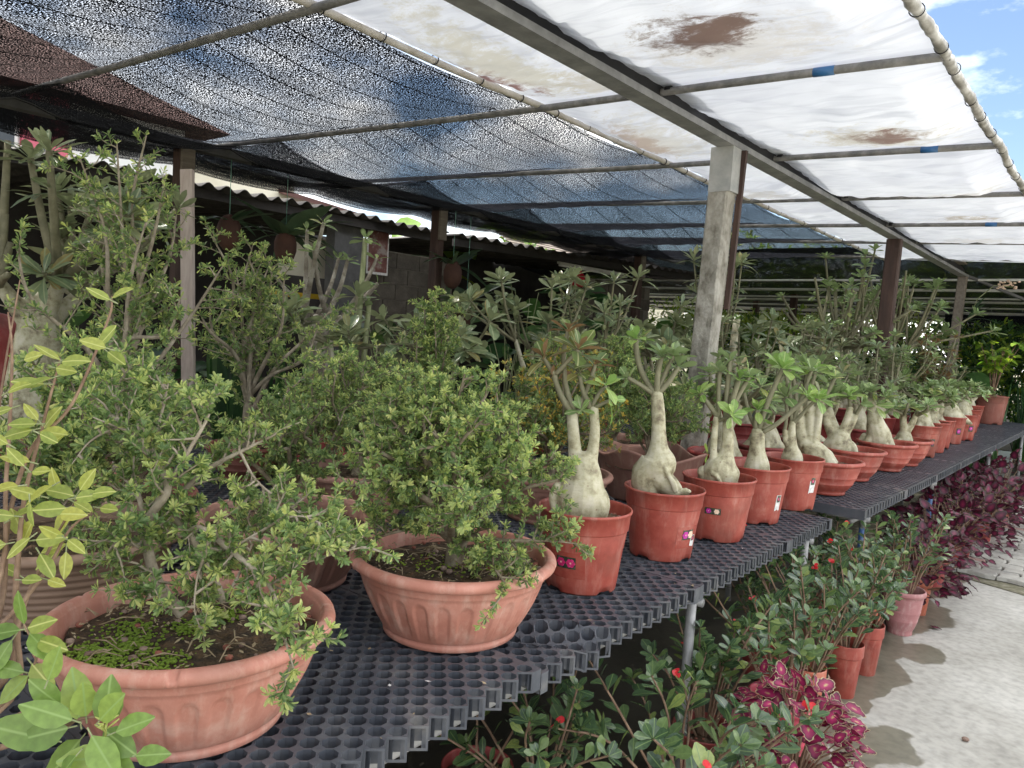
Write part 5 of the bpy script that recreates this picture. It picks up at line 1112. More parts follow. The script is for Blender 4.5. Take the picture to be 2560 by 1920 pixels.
def shrub_parts(t, limbs, seed, L=.021, nl=5, mats=('leaf_small','leaf_tip'), bark='bark', sprigs=0, tipfrac=.8, rootz=None, **kw):
    r_ = random.Random(seed); tubes, W = grow(limbs, r_, **kw)
    mb = MB()
    for p, r, n in tubes: mb.tube(p, r, n, False)
    mb.build('branches', M[bark], t)
    if sprigs:
        # the most exposed whorls as single leaf sprigs, the rest joined
        cp = Vector((0,0,CAMZ)) - t.location
        order = sorted(range(len(W)), key=lambda k: (W[k][0]-cp).length - .02*W[k][2]); sel = set(order[:sprigs*2:2]); 
        V0 = []
        protos = []
        for k in range(6):
            V, Fq, rn, isT = whorl_arrays([(Vector((0,0,0)), Vector((0,0,1)), k % 2)], r_, nl+2, 1.0, 1.0, 0)
            protos.append(npmesh('leaf_sprig', V, Fq, [M[mats[0]], M[mats[1]]], rn*.5, isT, True))
        for k in sel:
            p, d, tp = W[k]; pr = protos[r_.choice((1,3,5)) if tp else r_.choice((0,2,4))]
            z = Vector(d); x = z.orthogonal().normalized(); y = z.cross(x); mm = Matrix(((x.x,y.x,z.x,p.x),(x.y,y.y,z.y,p.y),(x.z,y.z,z.z,p.z),(0,0,0,1)))
            put('leaf_sprig', pr, t, mat=mm @ Matrix.Rotation(r_.uniform(0,6), 4, 'Z') @ Matrix.Scale(L*r_.uniform(.9,1.15), 4))
        W = [w for k, w in enumerate(W) if k not in sel]
    V, Fq, rn, isT = whorl_arrays(W, r_, nl, L, tipfrac)
    stuff(put('foliage', npmesh('foliage', V, Fq, [M[mats[0]], M[mats[1]]], rn, isT, True), t))
def dome_limbs(seed, base, n, rx, h, r0=.014, low=.15, trunk=.12, lean=(0,0), sq=1.0):
    r_ = random.Random(seed); base = Vector(base); top = base + Vector((lean[0]*.3, lean[1]*.3, trunk)); limbs = [[(base, r0*1.5), (base.lerp(top,.5) + rvec(r_)*.012, r0*1.15), (top, r0)]]
    for i in range(n):
        az = i*2.39996 + r_.uniform(-.4,.4); el = math.radians(12 + 74*((i+.5)/n)**.9 + r_.uniform(-8,8)); f = r_.uniform(.75, 1.05)
        e = base + Vector((lean[0] + rx*math.cos(az)*math.cos(el)*f, lean[1] + rx*sq*math.sin(az)*math.cos(el)*f, low + (h-low)*math.sin(el)*f))
        st = base.lerp(top, r_.uniform(.45, 1)); m1 = st.lerp(e, .35) + rvec(r_)*rx*.10 + Vector((0,0,.03)); m2 = st.lerp(e, .7) + rvec(r_)*rx*.13
        limbs.append([(st, r0*.62), (m1, r0*.48), (m2, r0*.33), (e, r0*.14)])
    return limbs
def litter(t, R, z, n, seed, moss=0, moss_zone=None):
    r_ = random.Random(seed); mb = MB()
    for k in range(n):
        a, r = r_.uniform(0, 6.28), R*math.sqrt(r_.random()); p = Vector((r*math.cos(a), r*math.sin(a), z + .012)); d = rvec(r_); d.z *= .25; d.normalize(); l = r_.uniform(.006,.02)
        x = d.cross(Vector((0,0,1))).normalized()*l*.18; mb.cur = 0; mb.add([p, p + d*l*.5 + x, p + d*l, p + d*l*.5 - x], [(0,1,2,3)])
    for k in range(n//5):
        a, r = r_.uniform(0, 6.28), R*.95*math.sqrt(r_.random()); p = Vector((r*math.cos(a), r*math.sin(a), z+.009)); d = rvec(r_); d.z = abs(d.z)*.1; l = r_.uniform(.03,.09); mb.cur = 0
        mb.tube([p, p + d*l*.5 + Vector((0,0,.008)), p + d*l], [.0013,.0016,.0008], 4)
    for k in range(n//7):
        a, r = r_.uniform(0, 6.28), R*math.sqrt(r_.random()); mb.cur = r_.choice((1,2)); mb.sphere((r*math.cos(a), r*math.sin(a), z+.008), r_.uniform(.003,.010), 5, 4, .7)
    stuff(mb.build('soil_litter', [M['litter'], M['pebble'], M['redpebble']], t))
    if moss:
        mb = MB()
        for k in range(moss):
            cx, cy, cr = r_.choice(moss_zone); p = (cx + r_.gauss(0, cr), cy + r_.gauss(0, cr), z + .006 + r_.uniform(0,.004))
            if math.hypot(p[0], p[1]) > R*.97: continue
            mb.sphere(p, r_.uniform(.0018,.0045), 5, 4, .6)
        stuff(mb.build('moss', M['mossball'], t))

GS = 'small leaved bonsai shrubs on the benches'
# pot one, at the near end
loc = Vector((-1.339, .734, BT)); t = thing('bonsai_shrub', 'sprawling bonsai shrub with mossy soil in the fluted terracotta pot at the bench end', 'potted plant', loc, 0, GS); add_pot(t, 'flute', 1)
def A(x, y, d, r): return (at(x, y, d) - loc, r)
rvv, dvv = frame(loc.x, loc.y)
limbs = [[A(458,1535,1.44,.012), A(400,1465,1.43,.011), A(372,1380,1.43,.010), A(372,1300,1.43,.009), A(420,1215,1.43,.008), A(370,1120,1.46,.007), A(310,1060,1.48,.005), A(225,1005,1.5,.003)],
  [A(372,1320,1.43,.006), A(350,1250,1.5,.005), A(320,1150,1.55,.003), A(300,1090,1.58,.002)], [A(560,1500,1.56,.009), A(520,1420,1.54,.008), A(470,1330,1.52,.007), A(430,1270,1.5,.006), A(510,1180,1.5,.005), A(600,1130,1.5,.004), A(690,1085,1.52,.002)],
  [A(420,1215,1.43,.005), A(470,1130,1.42,.004), A(520,1040,1.44,.003), A(540,960,1.46,.002)], [A(370,1130,1.46,.004), A(400,1050,1.5,.003), A(420,960,1.55,.002)],
  [A(470,1330,1.5,.006), A(505,1322,1.42,.006), A(575,1374,1.38,.0055), A(640,1425,1.35,.005), A(690,1424,1.34,.0045), A(780,1400,1.34,.003), A(850,1380,1.34,.002), A(925,1365,1.36,.0015)],
  [A(645,1425,1.35,.004), A(682,1480,1.28,.0035), A(700,1555,1.22,.003), A(716,1610,1.18,.002), A(735,1675,1.16,.0012)], [A(505,1325,1.42,.003), A(503,1400,1.36,.0025), A(492,1450,1.33,.002), A(486,1520,1.3,.0015), A(500,1570,1.29,.001)],
  [A(372,1320,1.43,.004), A(310,1335,1.4,.003), A(255,1400,1.38,.002)], [A(372,1360,1.43,.004), A(300,1360,1.46,.003), A(270,1320,1.47,.002)], [A(380,1420,1.42,.003), A(395,1480,1.36,.002), A(360,1500,1.34,.0015)],
  [A(600,1130,1.5,.003), A(640,1200,1.47,.0025), A(700,1250,1.45,.002), A(790,1310,1.46,.001)], [A(575,1374,1.38,.003), A(650,1330,1.40,.0025), A(740,1290,1.42,.002), A(830,1320,1.43,.001)], [A(560,1500,1.56,.004), A(600,1430,1.6,.003), A(640,1330,1.63,.002), A(660,1240,1.64,.001)],
  [A(310,1060,1.48,.003), A(230,1100,1.45,.002), A(180,1160,1.43,.001)], [A(310,1060,1.48,.003), A(290,980,1.52,.002), A(330,910,1.55,.001)]]
shrub_parts(t, limbs, 21, .0165, 11, sprigs=300, step=.017, twig=(.04,.11), leafstart=.2, up=.25, bark='barkpale')
mz = [(*( (at(px, py, d) - loc)[:2]), s) for px, py, d, s in ((250,1580,1.28,.03),(330,1530,1.36,.022),(220,1545,1.32,.02),(560,1480,1.52,.02),(270,1620,1.24,.03),(330,1500,1.42,.03),(480,1500,1.45,.02),(400,1570,1.3,.025))]
litter(t, .222, .163, 260, 5, 1500, mz)
# pot two
loc = Vector((-1.303, 1.416, BT)); t = thing('bonsai_shrub', 'dense domed bonsai shrub in the fluted terracotta pot beside the first red pot', 'potted plant', loc, 0, GS); add_pot(t, 'flute', 2)
rv, dv = frame(loc.x, loc.y)
lm = dome_limbs(5, (.0,.0,.15), 32, .34, .50, .017, .17, .15, (-.045,-.035))
lm += [[(Vector((.01,.01,.15)), .016), (rv*.02 + Vector((0,0,.22)), .013), (rv*.06 + Vector((0,0,.32)), .01), (rv*.05 + Vector((0,0,.45)), .006)], [(rv*.02 + Vector((0,0,.24)), .009), (rv*.12 - dv*.1 + Vector((0,0,.26)), .006), (rv*.22 - dv*.12 + Vector((0,0,.27)), .003), (rv*.30 - dv*.1 + Vector((0,0,.26)), .0015)],
       [(Vector((0,0,.24)), .009), (-rv*.1 - dv*.06 + Vector((0,0,.27)), .006), (-rv*.2 - dv*.1 + Vector((0,0,.25)), .003), (-rv*.27 - dv*.1 + Vector((0,0,.22)), .0015)], [(rv*.02 + Vector((0,0,.2)), .008), (rv*.08 - dv*.14 + Vector((0,0,.22)), .005), (rv*.12 - dv*.24 + Vector((0,0,.2)), .002)]]
shrub_parts(t, lm, 22, .016, 12, sprigs=300, step=.017, twig=(.05,.12), leafstart=.3, up=.3)
litter(t, .222, .163, 220, 6, 160, [(-.03,-.06,.05), (.05,.02,.04)])
def shrub(label, x, y, z, pot, seed, n, rx, h, base=.15, sc=1, **kw):
    t = thing('bonsai_shrub', label, 'potted plant', (x, y, z), 0, GS); add_pot(t, pot, seed); dl = {k: kw.pop(k) for k in ('r0','low','trunk','lean','sq') if k in kw}
    shrub_parts(t, dome_limbs(seed, (0,0,base), n, rx, h, **dl), seed, **kw); litter(t, POT[pot][1], POT[pot][2]+.004, 60, seed); return t
shrub('dark bonsai shrub with slim straight trunk in dull pot between the two terracotta pots', -1.88, 1.32, BT, 'flutem', 31, 13, .25, .42, trunk=.16, low=.2, r0=.013, step=0.046, nl=10, tipfrac=.35, L=.017)
shrub('thin stemmed bonsai shrub in ribbed pot behind the pot with mossy soil', -2.1, .80, BT, 'weave', 32, 16, .36, .50, trunk=.06, low=.12, r0=.009, step=0.046, nl=10, tipfrac=.7)
shrub('yellowing bonsai shrub in dull pot behind the first desert rose', -1.85, 2.58, BT, 'flutem', 33, 26, .34, .60, trunk=.12, low=.14, r0=.013, step=0.038, nl=10, mats=('leaf_small','leaf_yel'), tipfrac=.9, L=.019)
shrub('dark green bonsai shrub in wavy rimmed pot behind the second desert rose', -1.77, 3.28, BT, 'wavy', 34, 18, .28, .46, trunk=.10, low=.12, r0=.012, step=0.043, nl=10, tipfrac=.3, L=.020)
shrub('broad bonsai shrub behind the dense domed one', -2.35, 1.95, BT, 'flutem', 35, 26, .40, .50, trunk=.14, low=.2, r0=.015, step=0.038, nl=10, L=.019)
shrub('tall sparse bonsai shrub with spiky top before the dark shed', -3.1, 1.366, zr, 'brownlow', 36, 12, .44, 1.34, base=.12, trunk=.42, low=.45, r0=.020, step=.058, nl=7, L=.026, twig=(.09,.25), wstep=.032, bark='barkpale', bare=.1, up=.12, flat=.5, leafstart=.3)
shrub('tall sparse bonsai shrub with grey forking branches right of the pale batten', -3.3, 2.06, zr, 'brownlow', 37, 13, .46, 1.10, base=.12, trunk=.36, low=.40, r0=.020, step=.056, nl=7, L=.026, twig=(.09,.24), wstep=.032, bark='barkpale', up=.12, flat=.5, leafstart=.3)
shrub('narrow light green bonsai shrub poking above the broad one', -2.55, 2.55, BT, 'flutem', 38, 12, .16, .80, trunk=.2, low=.4, r0=.012, step=0.041, nl=10, L=.021)
shrub('small dark green bonsai shrub with fine leaves left of the pale batten', -2.6, 1.2, zr, 'brownlow', 39, 24, .28, .50, base=.12, trunk=.1, low=.15, r0=.012, step=0.032, nl=9, mats=('leaf_small','leaf_small'), L=.016)
shrub('green bonsai shrub between the concrete post and the wavy rimmed pot', -2.25, 3.75, BT, 'flutem', 40, 20, .32, .62, trunk=.12, low=.2, r0=.013, step=0.041, nl=10, L=.02, tipfrac=.4)
shrub('low leafy bonsai shrub in red bowl under the tall sparse ones', -2.95, 2.2, zr, 'bowl2', 41, 14, .22, .36, trunk=.1, low=.15, r0=.012, step=0.041, nl=10, L=.02, mats=('leaf_small','leaf_small'))

# ------------------------------------------------------------------ yellow-green foreground shrub
loc = Vector((-1.16, .20, BT)); t = thing('foreground_shrub', 'yellow green leafy shrub with thin brown stems in front of the near terracotta pot', 'potted plant', loc); add_pot(t, 'smallred', 3)
mb = MB(); r_ = random.Random(8); base = Vector((0,0,.15))
def st(pts, r0): 
    P = [base + Vector((r_.uniform(-.03,.03), r_.uniform(-.03,.03), 0))] + [at(*p) - loc for p in pts]
    c = crom([(*p, r0*(1-.75*i/(len(P)-1))) for i, p in enumerate(P)], 5); mb.tube([q[:3] for q in c], [q[3] for q in c], 7, False); return [Vector(q[:3]) for q in c]
stems = [st([(25,1750,1.08),(45,1560,1.1),(110,1400,1.12),(190,1250,1.12)], .006), st([(10,1700,1.1),(40,1450,1.12),(60,1250,1.14),(110,1050,1.15),(150,900,1.15)], .006), st([(-30,1600,1.1),(20,1300,1.14),(80,1120,1.16),(180,1010,1.16),(270,800,1.18),(280,740,1.18)], .005),
  st([(5,1760,1.06),(90,1650,1.06),(60,1560,1.06)], .004), st([(-20,1500,1.1),(15,1200,1.14),(30,900,1.18),(20,780,1.18)], .005), st([(-40,1400,1.12),(0,1000,1.18),(50,700,1.22)], .004), st([(120,1830,1.0),(190,1800,.98),(255,1790,.97)], .005), st([(20,1800,1.04),(100,1740,1.05),(60,1680,1.07)], .004), st([(60,1500,1.1),(170,1330,1.1),(230,1280,1.1)], .004)]
mb.build('stems', M['brownstem'], t)
def fl(px, py, dd, ang, L, kind='fg', tilt=0.0):
    """leaf from a pixel place, pointing at image angle ang (deg, 0=right, 90=up)"""
    p = at(px, py, dd) - loc; a = math.radians(ang); X = Vector(RC[:, 0]); Y = Vector(RC[:, 1]); Z = Vector(RC[:, 2])
    d = X*math.cos(a) + Y*math.sin(a) + Z*(.25 + tilt); put('leaf', r_.choice(LS[kind]), t, mat=orient(p, d, Z*.9 + Y*.55 + rvec(r_)*.35, L, r_.uniform(-.4,.4)))
    mbp.tube([p, p - d.normalized()*.012], [.0012,.0012], 4, False)
mbp = MB()
for (x, y, a) in [(90,1060,170),(95,1050,120),(80,1075,200),(100,1080,10),(100,1085,-15),(110,1070,60),(30,1020,190),(75,1155,170),(60,1165,120),(80,1180,10),(45,1215,175),(100,1240,150),(75,1255,-70),(130,1215,200),(185,1240,150),(190,1245,20),(185,1255,-20),(180,1265,240),(165,1270,185),(150,1235,100),(200,1225,60),(150,1285,-5),
   (60,1340,100),(60,1350,60),(75,1345,215),(90,1350,10),(160,1345,150),(165,1360,190),(170,1350,-20),(155,1370,230),(165,1380,-80),(100,1385,-60),(15,1360,200),(230,1235,5),(250,1270,-10),(130,1110,40),(20,1110,150),(110,960,175),(150,900,150),(155,905,20),(140,920,-20),(130,945,200),(250,860,35),(265,870,160),(270,880,-30),(280,745,20),(275,750,160),(60,900,20),(20,980,30),(35,1290,160),(25,1300,20),(50,1440,150),(55,1450,10),(120,1450,-20)]:
    fl(x, y, r_.uniform(1.07,1.16), a + r_.uniform(-12,12), r_.uniform(.030,.048), 'fg')
for (x, y, a, k) in [(60,1560,95,'fgreen'),(70,1570,20,'fg'),(50,1575,185,'fgreen'),(75,1585,-35,'fgreen'),(95,1600,-10,'fg'),(30,1600,240,'fgreen'),(80,1660,-40,'fg'),(60,1680,160,'fgreen'),(70,1690,225,'fgreen')]: fl(x, y, 1.06, a, .05, k)
for (x, y, a, L) in [(200,1800,110,.075),(215,1790,70,.07),(265,1810,75,.085),(250,1800,45,.06),(180,1800,150,.075),(170,1820,200,.08),(260,1825,-20,.075),(230,1840,-60,.07),(150,1760,120,.06),(290,1830,10,.07),(200,1850,220,.09),(130,1850,170,.08),(260,1870,-40,.07),(300,1890,170,.08),(190,1890,230,.08),(120,1700,80,.055),(340,1890,20,.05)]: fl(x, y, r_.uniform(.93,1.0), a + r_.uniform(-14,14), L*r_.uniform(.7,.98), 'fgreen', r_.uniform(-.3,.3))
stuff(mbp.build('leaf_stalks', M['greenstem'], t))
mb = MB(); p0 = at(262,1850,.95) - loc; p1 = at(270,1760,.95) - loc; mb.tube([p0, p0.lerp(p1,.5), p1], [.0016,.0014,.0008], 5)
for k in range(26):
    f = .2 + .8*k/26; p = p0.lerp(p1, f); d = (rvec(r_)*.8 + Vector((0,0,.7))).normalized(); l = .014*(1.25-f); mb.tube([p, p + d*l, p + d*(l+.005)], [.0007,.0013,.0007], 5)
mb.build('bud_spike', M['leaf_tip'], t)

# ------------------------------------------------------------------ plants on the ground under the bench
def euphorbia(label, x, y, pot, seed, nst, h, spread, L, z=0, flowers=2, lean=(0,0), tie=True, nleaf=13, up=.3):
    spread *= 1.2; h *= 1.18
    t = thing('crown_of_thorns', label, 'potted plant', (x, y, z), 0, 'red flowered thorn shrubs under the bench edge'); r_ = random.Random(seed); p, R, sz = add_pot(t, pot, seed, 20)
    mb = MB(); ends = []
    for i in range(nst):
        a = i*2.4 + r_.uniform(-.4,.4); f = r_.uniform(.25,1); hh = h*r_.uniform(.6,1.05)
        b = Vector((math.cos(a)*R*.35*f, math.sin(a)*R*.35*f, sz)); e = Vector((math.cos(a)*spread*f + lean[0]*hh, math.sin(a)*spread*f + lean[1]*hh, sz + hh)); md = b.lerp(e, .55) + rvec(r_)*.025 + Vector((0,0,.04))
        c = crom([(*b, .0045), (*md, .0038), (*e, .0028)], 5); mb.tube([q[:3] for q in c], [q[3] for q in c], 6, False); C = [Vector(q[:3]) for q in c]; ends.append((C[-1], (C[-1]-C[-2]).normalized()))
        for k in range(nleaf):
            s = .32 + .68*k/(nleaf-1); j = min(len(C)-2, int(s*(len(C)-1))); p_ = C[j].lerp(C[j+1], s*(len(C)-1)-j); ax = (C[j+1]-C[j]).normalized()
            rr = rvec(r_); rr -= ax*rr.dot(ax); rr.normalize(); d = rr + ax*.45 + Vector((0,0,up)); put('leaf', r_.choice(LS['euph']), t, mat=orient(p_ + rr*.004, d, ax + Vector((0,0,.8)), L*r_.uniform(.65,1.15)*(.75+.35*math.sin(s*2.6)), r_.uniform(-.5,.5)))
        rosette(t, C[-1], (C[-1]-C[-2]).normalized() + Vector((0,0,.4)), 5, L*.8, LS['euph'], r_, 20, 75)
        for k in range(5):
            q = C[r_.randint(1, len(C)-2)]; v = rvec(r_); v.z *= .3; mb.tube([q, q + v*.012], [.0011,.0003], 3, False)
    mb.build('thorny_stems', M['brownstem'], t)
    for k in range(flowers):
        e, ax = ends[(k*3+1) % len(ends)]; q = e + Vector((r_.uniform(-.02,.02), r_.uniform(-.02,.02), .02)); toc = (Vector((0,0,1.5)) - t.location - q).normalized()
        f = MB(); f.tube([e, q], [.001,.001], 4, False)
        for s in range(4):
            n_ = (toc*.5 + Vector((0,0,.7)) + rvec(r_)*.5).normalized(); u = n_.orthogonal().normalized(); w = n_.cross(u); c = q + rvec(r_)*.009; rad = r_.uniform(.008,.011)
            f.add([c + u*rad*math.cos(b) + w*rad*math.sin(b) for b in np.linspace(0, 6.28, 9)[:-1]] + [c - n_*.002], [(i, (i+1) % 8, 8) for i in range(8)])
        f.build('red_flower', M['redbract'], t)
    if tie:
        f = MB(); zc = sz + h*.28; f.tube([(math.cos(b)*R*.5 + lean[0]*h*.28, math.sin(b)*R*.5 + lean[1]*h*.28, zc + .01*math.sin(b*2)) for b in np.linspace(0, 6.28, 14)], .0022, 4, False); f.build('green_tie', M['tie'], t)
    return t
euphorbia('big leaved crown of thorns with red flowers beside the near coleus', -.90, 2.0, 'smallred', 51, 17, .34, .34, .066, flowers=5, lean=(.05,-.1), tie=False, nleaf=12)
euphorbia('crown of thorns with round yellowish leaves deep under the near bench', -1.20, 1.72, 'smallred', 52, 16, .30, .28, .058, flowers=0, tie=False, nleaf=12)
euphorbia('spindly crown of thorns with one tuft under the near bench edge', -1.42, 1.70, 'smallred', 53, 2, .22, .12, .045, flowers=0, tie=False, nleaf=4)
euphorbia('crown of thorns between the magenta bowl and the big leaved one', -1.02, 2.42, 'smallred', 81, 15, .36, .24, .058, flowers=2, tie=False)
euphorbia('crown of thorns under the bench behind the tall red pots', -1.18, 3.4, 'smallred', 83, 15, .42, .26, .054, flowers=1, tie=False)
euphorbia('crown of thorns in shade under the start of the far bench', -1.2, 4.1, 'smallred', 84, 14, .40, .24, .052, flowers=0, tie=False)
euphorbia('crown of thorns with wavy stems in the magenta bowl', -.88, 2.80, 'magenta', 54, 16, .40, .24, .055, flowers=2, lean=(-.22,-.1))
euphorbia('dense crown of thorns in orange pot behind the magenta bowl', -.90, 3.12, 'orange', 55, 17, .46, .24, .055, flowers=3, lean=(-.2,0), nleaf=14)
euphorbia('dense crown of thorns in tall red pot with turquoise tie', -.852, 3.478, 'orangered', 56, 17, .40, .22, .055, flowers=3, lean=(-.12,0), nleaf=14)
euphorbia('crown of thorns in the taller red pot by the dry concrete', -.845, 3.80, 'orangered', 57, 16, .40, .20, .052, flowers=2, lean=(-.1,.05), nleaf=13)
euphorbia('crown of thorns in small orange pot beside the pink pot', -.93, 4.15, 'orange', 58, 14, .38, .17, .05, flowers=2, lean=(-.1,0))
euphorbia('crown of thorns with tied bare stems in the large faded pink pot', -.84, 4.50, 'pink', 59, 16, .40, .17, .052, flowers=0, lean=(-.05,0), nleaf=11)

def coleus_leaf(mat, seed):
    r_ = random.Random(seed); n = 8; V = []; ed = []; Fc = []; w0 = .72
    for i in range(n+1):
        tt = i/n; w = (math.sin(math.pi*min(.999, tt**.72))**.8)*.5*w0 if 0 < i < n else .02
        ser = .045 if i % 2 else -.02; z = -.22*tt*tt
        for f in (-1, -.55, 0, .55, 1):
            ww = w*f + (ser*f if abs(f) == 1 and 0 < i < n else 0); V.append((ww, tt, z + .18*abs(ww) + .02*math.sin(i*2.1+f*3))); ed.append(min(1, max(abs(f), abs(tt-.42)/.58)**1.2) if abs(f) < 1 and i < n else 1.0)
    for i in range(n):
        for k in range(4): a = i*5+k; Fc.append((a, a+1, a+6, a+5))
    me = bpy.data.meshes.new('leaf'); me.from_pydata(V, [], Fc); me.materials.append(mat); me.polygons.foreach_set('use_smooth', [True]*len(me.polygons)); me.update()
    at_ = me.attributes.new('edge', 'FLOAT', 'POINT'); at_.data.foreach_set('value', ed); return me
CL = [coleus_leaf(M['coleus'], k) for k in range(3)]; CD = [coleus_leaf(M['coleusdark'], k) for k in range(3)]
def coleus(label, x, y, pot, seed, n, rx, ry, h, L, leaves, z0=None, group=None, lean=(0,0)):
    t = thing('coleus', label, 'potted plant', (x, y, 0), 0, group); r_ = random.Random(seed); p, R, sz = add_pot(t, pot, seed); mb = MB()
    for i in range(n):
        az = r_.uniform(0, 6.28); sel = r_.uniform(-.15, 1)**1.0; el = math.asin(max(-.25, min(1, sel))); f = r_.uniform(.62, 1.03)
        e = Vector((lean[0] + rx*math.cos(az)*math.cos(el)*f, lean[1] + ry*math.sin(az)*math.cos(el)*f, sz + .06 + (h-.06)*max(-.25, math.sin(el))*f))
        out = Vector((math.cos(az)*math.cos(el), math.sin(az)*math.cos(el), .35 + math.sin(el)*.6)).normalized()
        d = (out + rvec(r_)*.55 + Vector((0,0,-.35))).normalized(); put('leaf', r_.choice(leaves), t, mat=orient(e, d, out + Vector((0,0,.5)), L*r_.uniform(.6,1.15), r_.uniform(-.4,.4)))
        if i % 4 == 0: mb.tube([Vector((e.x*.15, e.y*.15, sz)), Vector((e.x*.5+lean[0]*.2, e.y*.5, sz + (e.z-sz)*.6)), e], [.004,.003,.0018], 5, False)
    mb.build('stems', M['brownstem'], t); return t
GC = 'dark coleus clumps on the ground past the pink pot'
coleus('bright magenta coleus with pale leaf edges in red pot beside the dry concrete', -.70, 2.36, 'smallred', 61, 230, .20, .22, .36, .062, CL)
coleus('wine red coleus in orange pot just past the pink pot', -.84, 4.92, 'orange', 62, 260, .24, .30, .40, .062, CD, group=GC)
coleus('wine red coleus clump with pink leaf hearts second past the pink pot', -.90, 5.55, 'smallred', 63, 280, .29, .38, .46, .07, CD, group=GC)
coleus('wine red coleus clump third past the pink pot', -.87, 6.3, 'smallred', 64, 290, .33, .42, .48, .075, CD, group=GC)
coleus('tall dark coleus clump spilling onto the zigzag paving', -.84, 7.2, 'smallred', 65, 290, .38, .48, .50, .085, CD, group=GC)
coleus('darkest coleus clump reaching up to the far bench edge', -.82, 8.15, 'smallred', 66, 290, .38, .5, .52, .085, CD, group=GC)
t = thing('pebble', 'single small dark stone lying on the dry concrete path', 'stone', (-.37, 3.42, .004)); MB().sphere((0,0,.008), .014, 8, 6, .6).build('stone', M['pebble'], t)
t = thing('fallen_leaf', 'fallen dark coleus leaf on the concrete before the orange pot', 'leaf', (-.72, 4.70, .006)); put('blade', CD[0], t, mat=orient(Vector((0,0,.008)), (1,.3,.12), (0,0,1), .05)); put('blade', CD[1], t, mat=orient(Vector((.01,0,.006)), (-.6,.8,.2), (.2,0,1), .04))

# ------------------------------------------------------------------ hanging ferns and dark plants before the sheds
strap = [leaf_mesh('frond', M['frond'], shape='strap', width=.13, curl=c, fold=.25, n=7, seed=k) for k, c in enumerate((.35,.7,1.0))]
broad = [leaf_mesh('frond', M['frond'], shape='ovate', width=.42, curl=.2, fold=.2, seed=k) for k in range(2)]
def staghorn(label, pos, seed, n, L, string):
    t = thing('staghorn_fern', label, 'hanging fern', pos, 0, 'ferns hung under the roof beam'); r_ = random.Random(seed)
    MB().sphere((0,0,-.05), .10, 10, 7, 1.5).build('brown_shield', M['fernbrown'], t); MB().tube([(0,0,.05),(0,0,string)], .003, 4).build('string', M['tie'], t)
    for k in range(n):
        a = r_.uniform(0, 6.28); d = Vector((math.cos(a), math.sin(a), r_.uniform(.2,1.1))); put('frond', r_.choice(strap if k % 4 else broad), t, mat=orient(Vector((0,0,.02)), d, Vector((0,0,1)), L*r_.uniform(.6,1.1), r_.uniform(-.3,.3)))
    return t
f1 = at(720,615,6.8); f1.x, f1.y = -5.7, 3.85
staghorn('large staghorn fern with arching fronds hanging left of the block wall', (-5.7, 3.85, 2.16), 71, 22, .52, .58)
staghorn('small dark staghorn fern hanging beside the timber post with batten', (-5.66, 3.3, 2.2), 72, 9, .35, .55)
staghorn('staghorn fern with broad fronds fixed on the middle timber post', (-5.5, 5.72, 2.1), 73, 14, .5, .6)
staghorn('drooping staghorn fern low on the middle timber post', (-5.45, 5.9, 1.72), 74, 14, .5, .95)
sans = leaf_mesh('leaf', M['leaf_dark'], shape='strap', width=.09, curl=.05, fold=.4, n=5)
t = thing('snake_plant', 'snake plant with upright banded leaves left of the scarred trunk', 'potted plant', (-4.45, 2.75, 0.0)); add_pot(t, 'big', 4); r_ = random.Random(9)
for k in range(14): a = r_.uniform(0,6.28); put('leaf', sans, t, mat=orient(Vector((math.cos(a)*.08, math.sin(a)*.08, .28)), (math.cos(a)*.18, math.sin(a)*.18, 1), (math.cos(a), math.sin(a), 0), r_.uniform(1.0,1.4), r_.uniform(-1,1)))
def bigleaf(label, x, y, seed, n, h, L, kind='dark', group='broad leaved plants before the sheds', spread=.35, pot='big'):
    t = thing('broad_leaved_plant', label, 'plant', (x, y, 0), 0, group); r_ = random.Random(seed); add_pot(t, pot, seed); mb = MB()
    for k in range(n):
        a = k*2.4 + r_.uniform(-.3,.3); f = r_.uniform(.3,1); e = Vector((math.cos(a)*spread*f, math.sin(a)*spread*f, .3 + (h-.3)*r_.uniform(.45,1))); mb.tube([(0,0,.25), (e.x*.4, e.y*.4, e.z*.75), e], [.008,.006,.004], 5, False)
        put('leaf', r_.choice(LS[kind]), t, mat=orient(e, (math.cos(a), math.sin(a), r_.uniform(-.5,.5)), Vector((0,0,1)), L*r_.uniform(.7,1.15), r_.uniform(-.5,.5)))
    mb.build('stalks', M['greenstem'], t); return t
for i, (x, y, h, L, lab) in enumerate([(-5.0,2.95,1.15,.30,'heart leaved plant under the scarred desert rose'), (-5.0,1.9,1.5,.32,'broad leaved plant behind the tall spiky shrub'), (-5.1,4.5,1.6,.3,'broad leaved plant right of the hanging fern'), (-5.2,6.6,2.0,.42,'big leaved plant right of the middle timber post'), (-5.3,7.6,2.1,.45,'large banana like plant before the far block wall'), (-4.9,8.7,1.7,.35,'broad leaved plant left of the last timber post'), (-4.6,5.6,1.6,.3,'broad leaved plant behind the tall desert roses'), (-4.4,7.2,1.6,.32,'dark leafy plant behind the pointed desert rose'), (-4.2,10.2,1.7,.32,'dark leafy plant beyond the last timber post')]):
    bigleaf(lab, x, y, 200+i, 18, h, L)
bigleaf('young banana plant with pale leaves rising above the far shed roof', -9.2, 9.0, 220, 7, 3.75, .7, 'lime', spread=.8)
bigleaf('large green leafed plant behind the lime shrub at the bench end', -2.2, 12.6, 221, 14, 1.95, .55, 'dark', spread=.5)
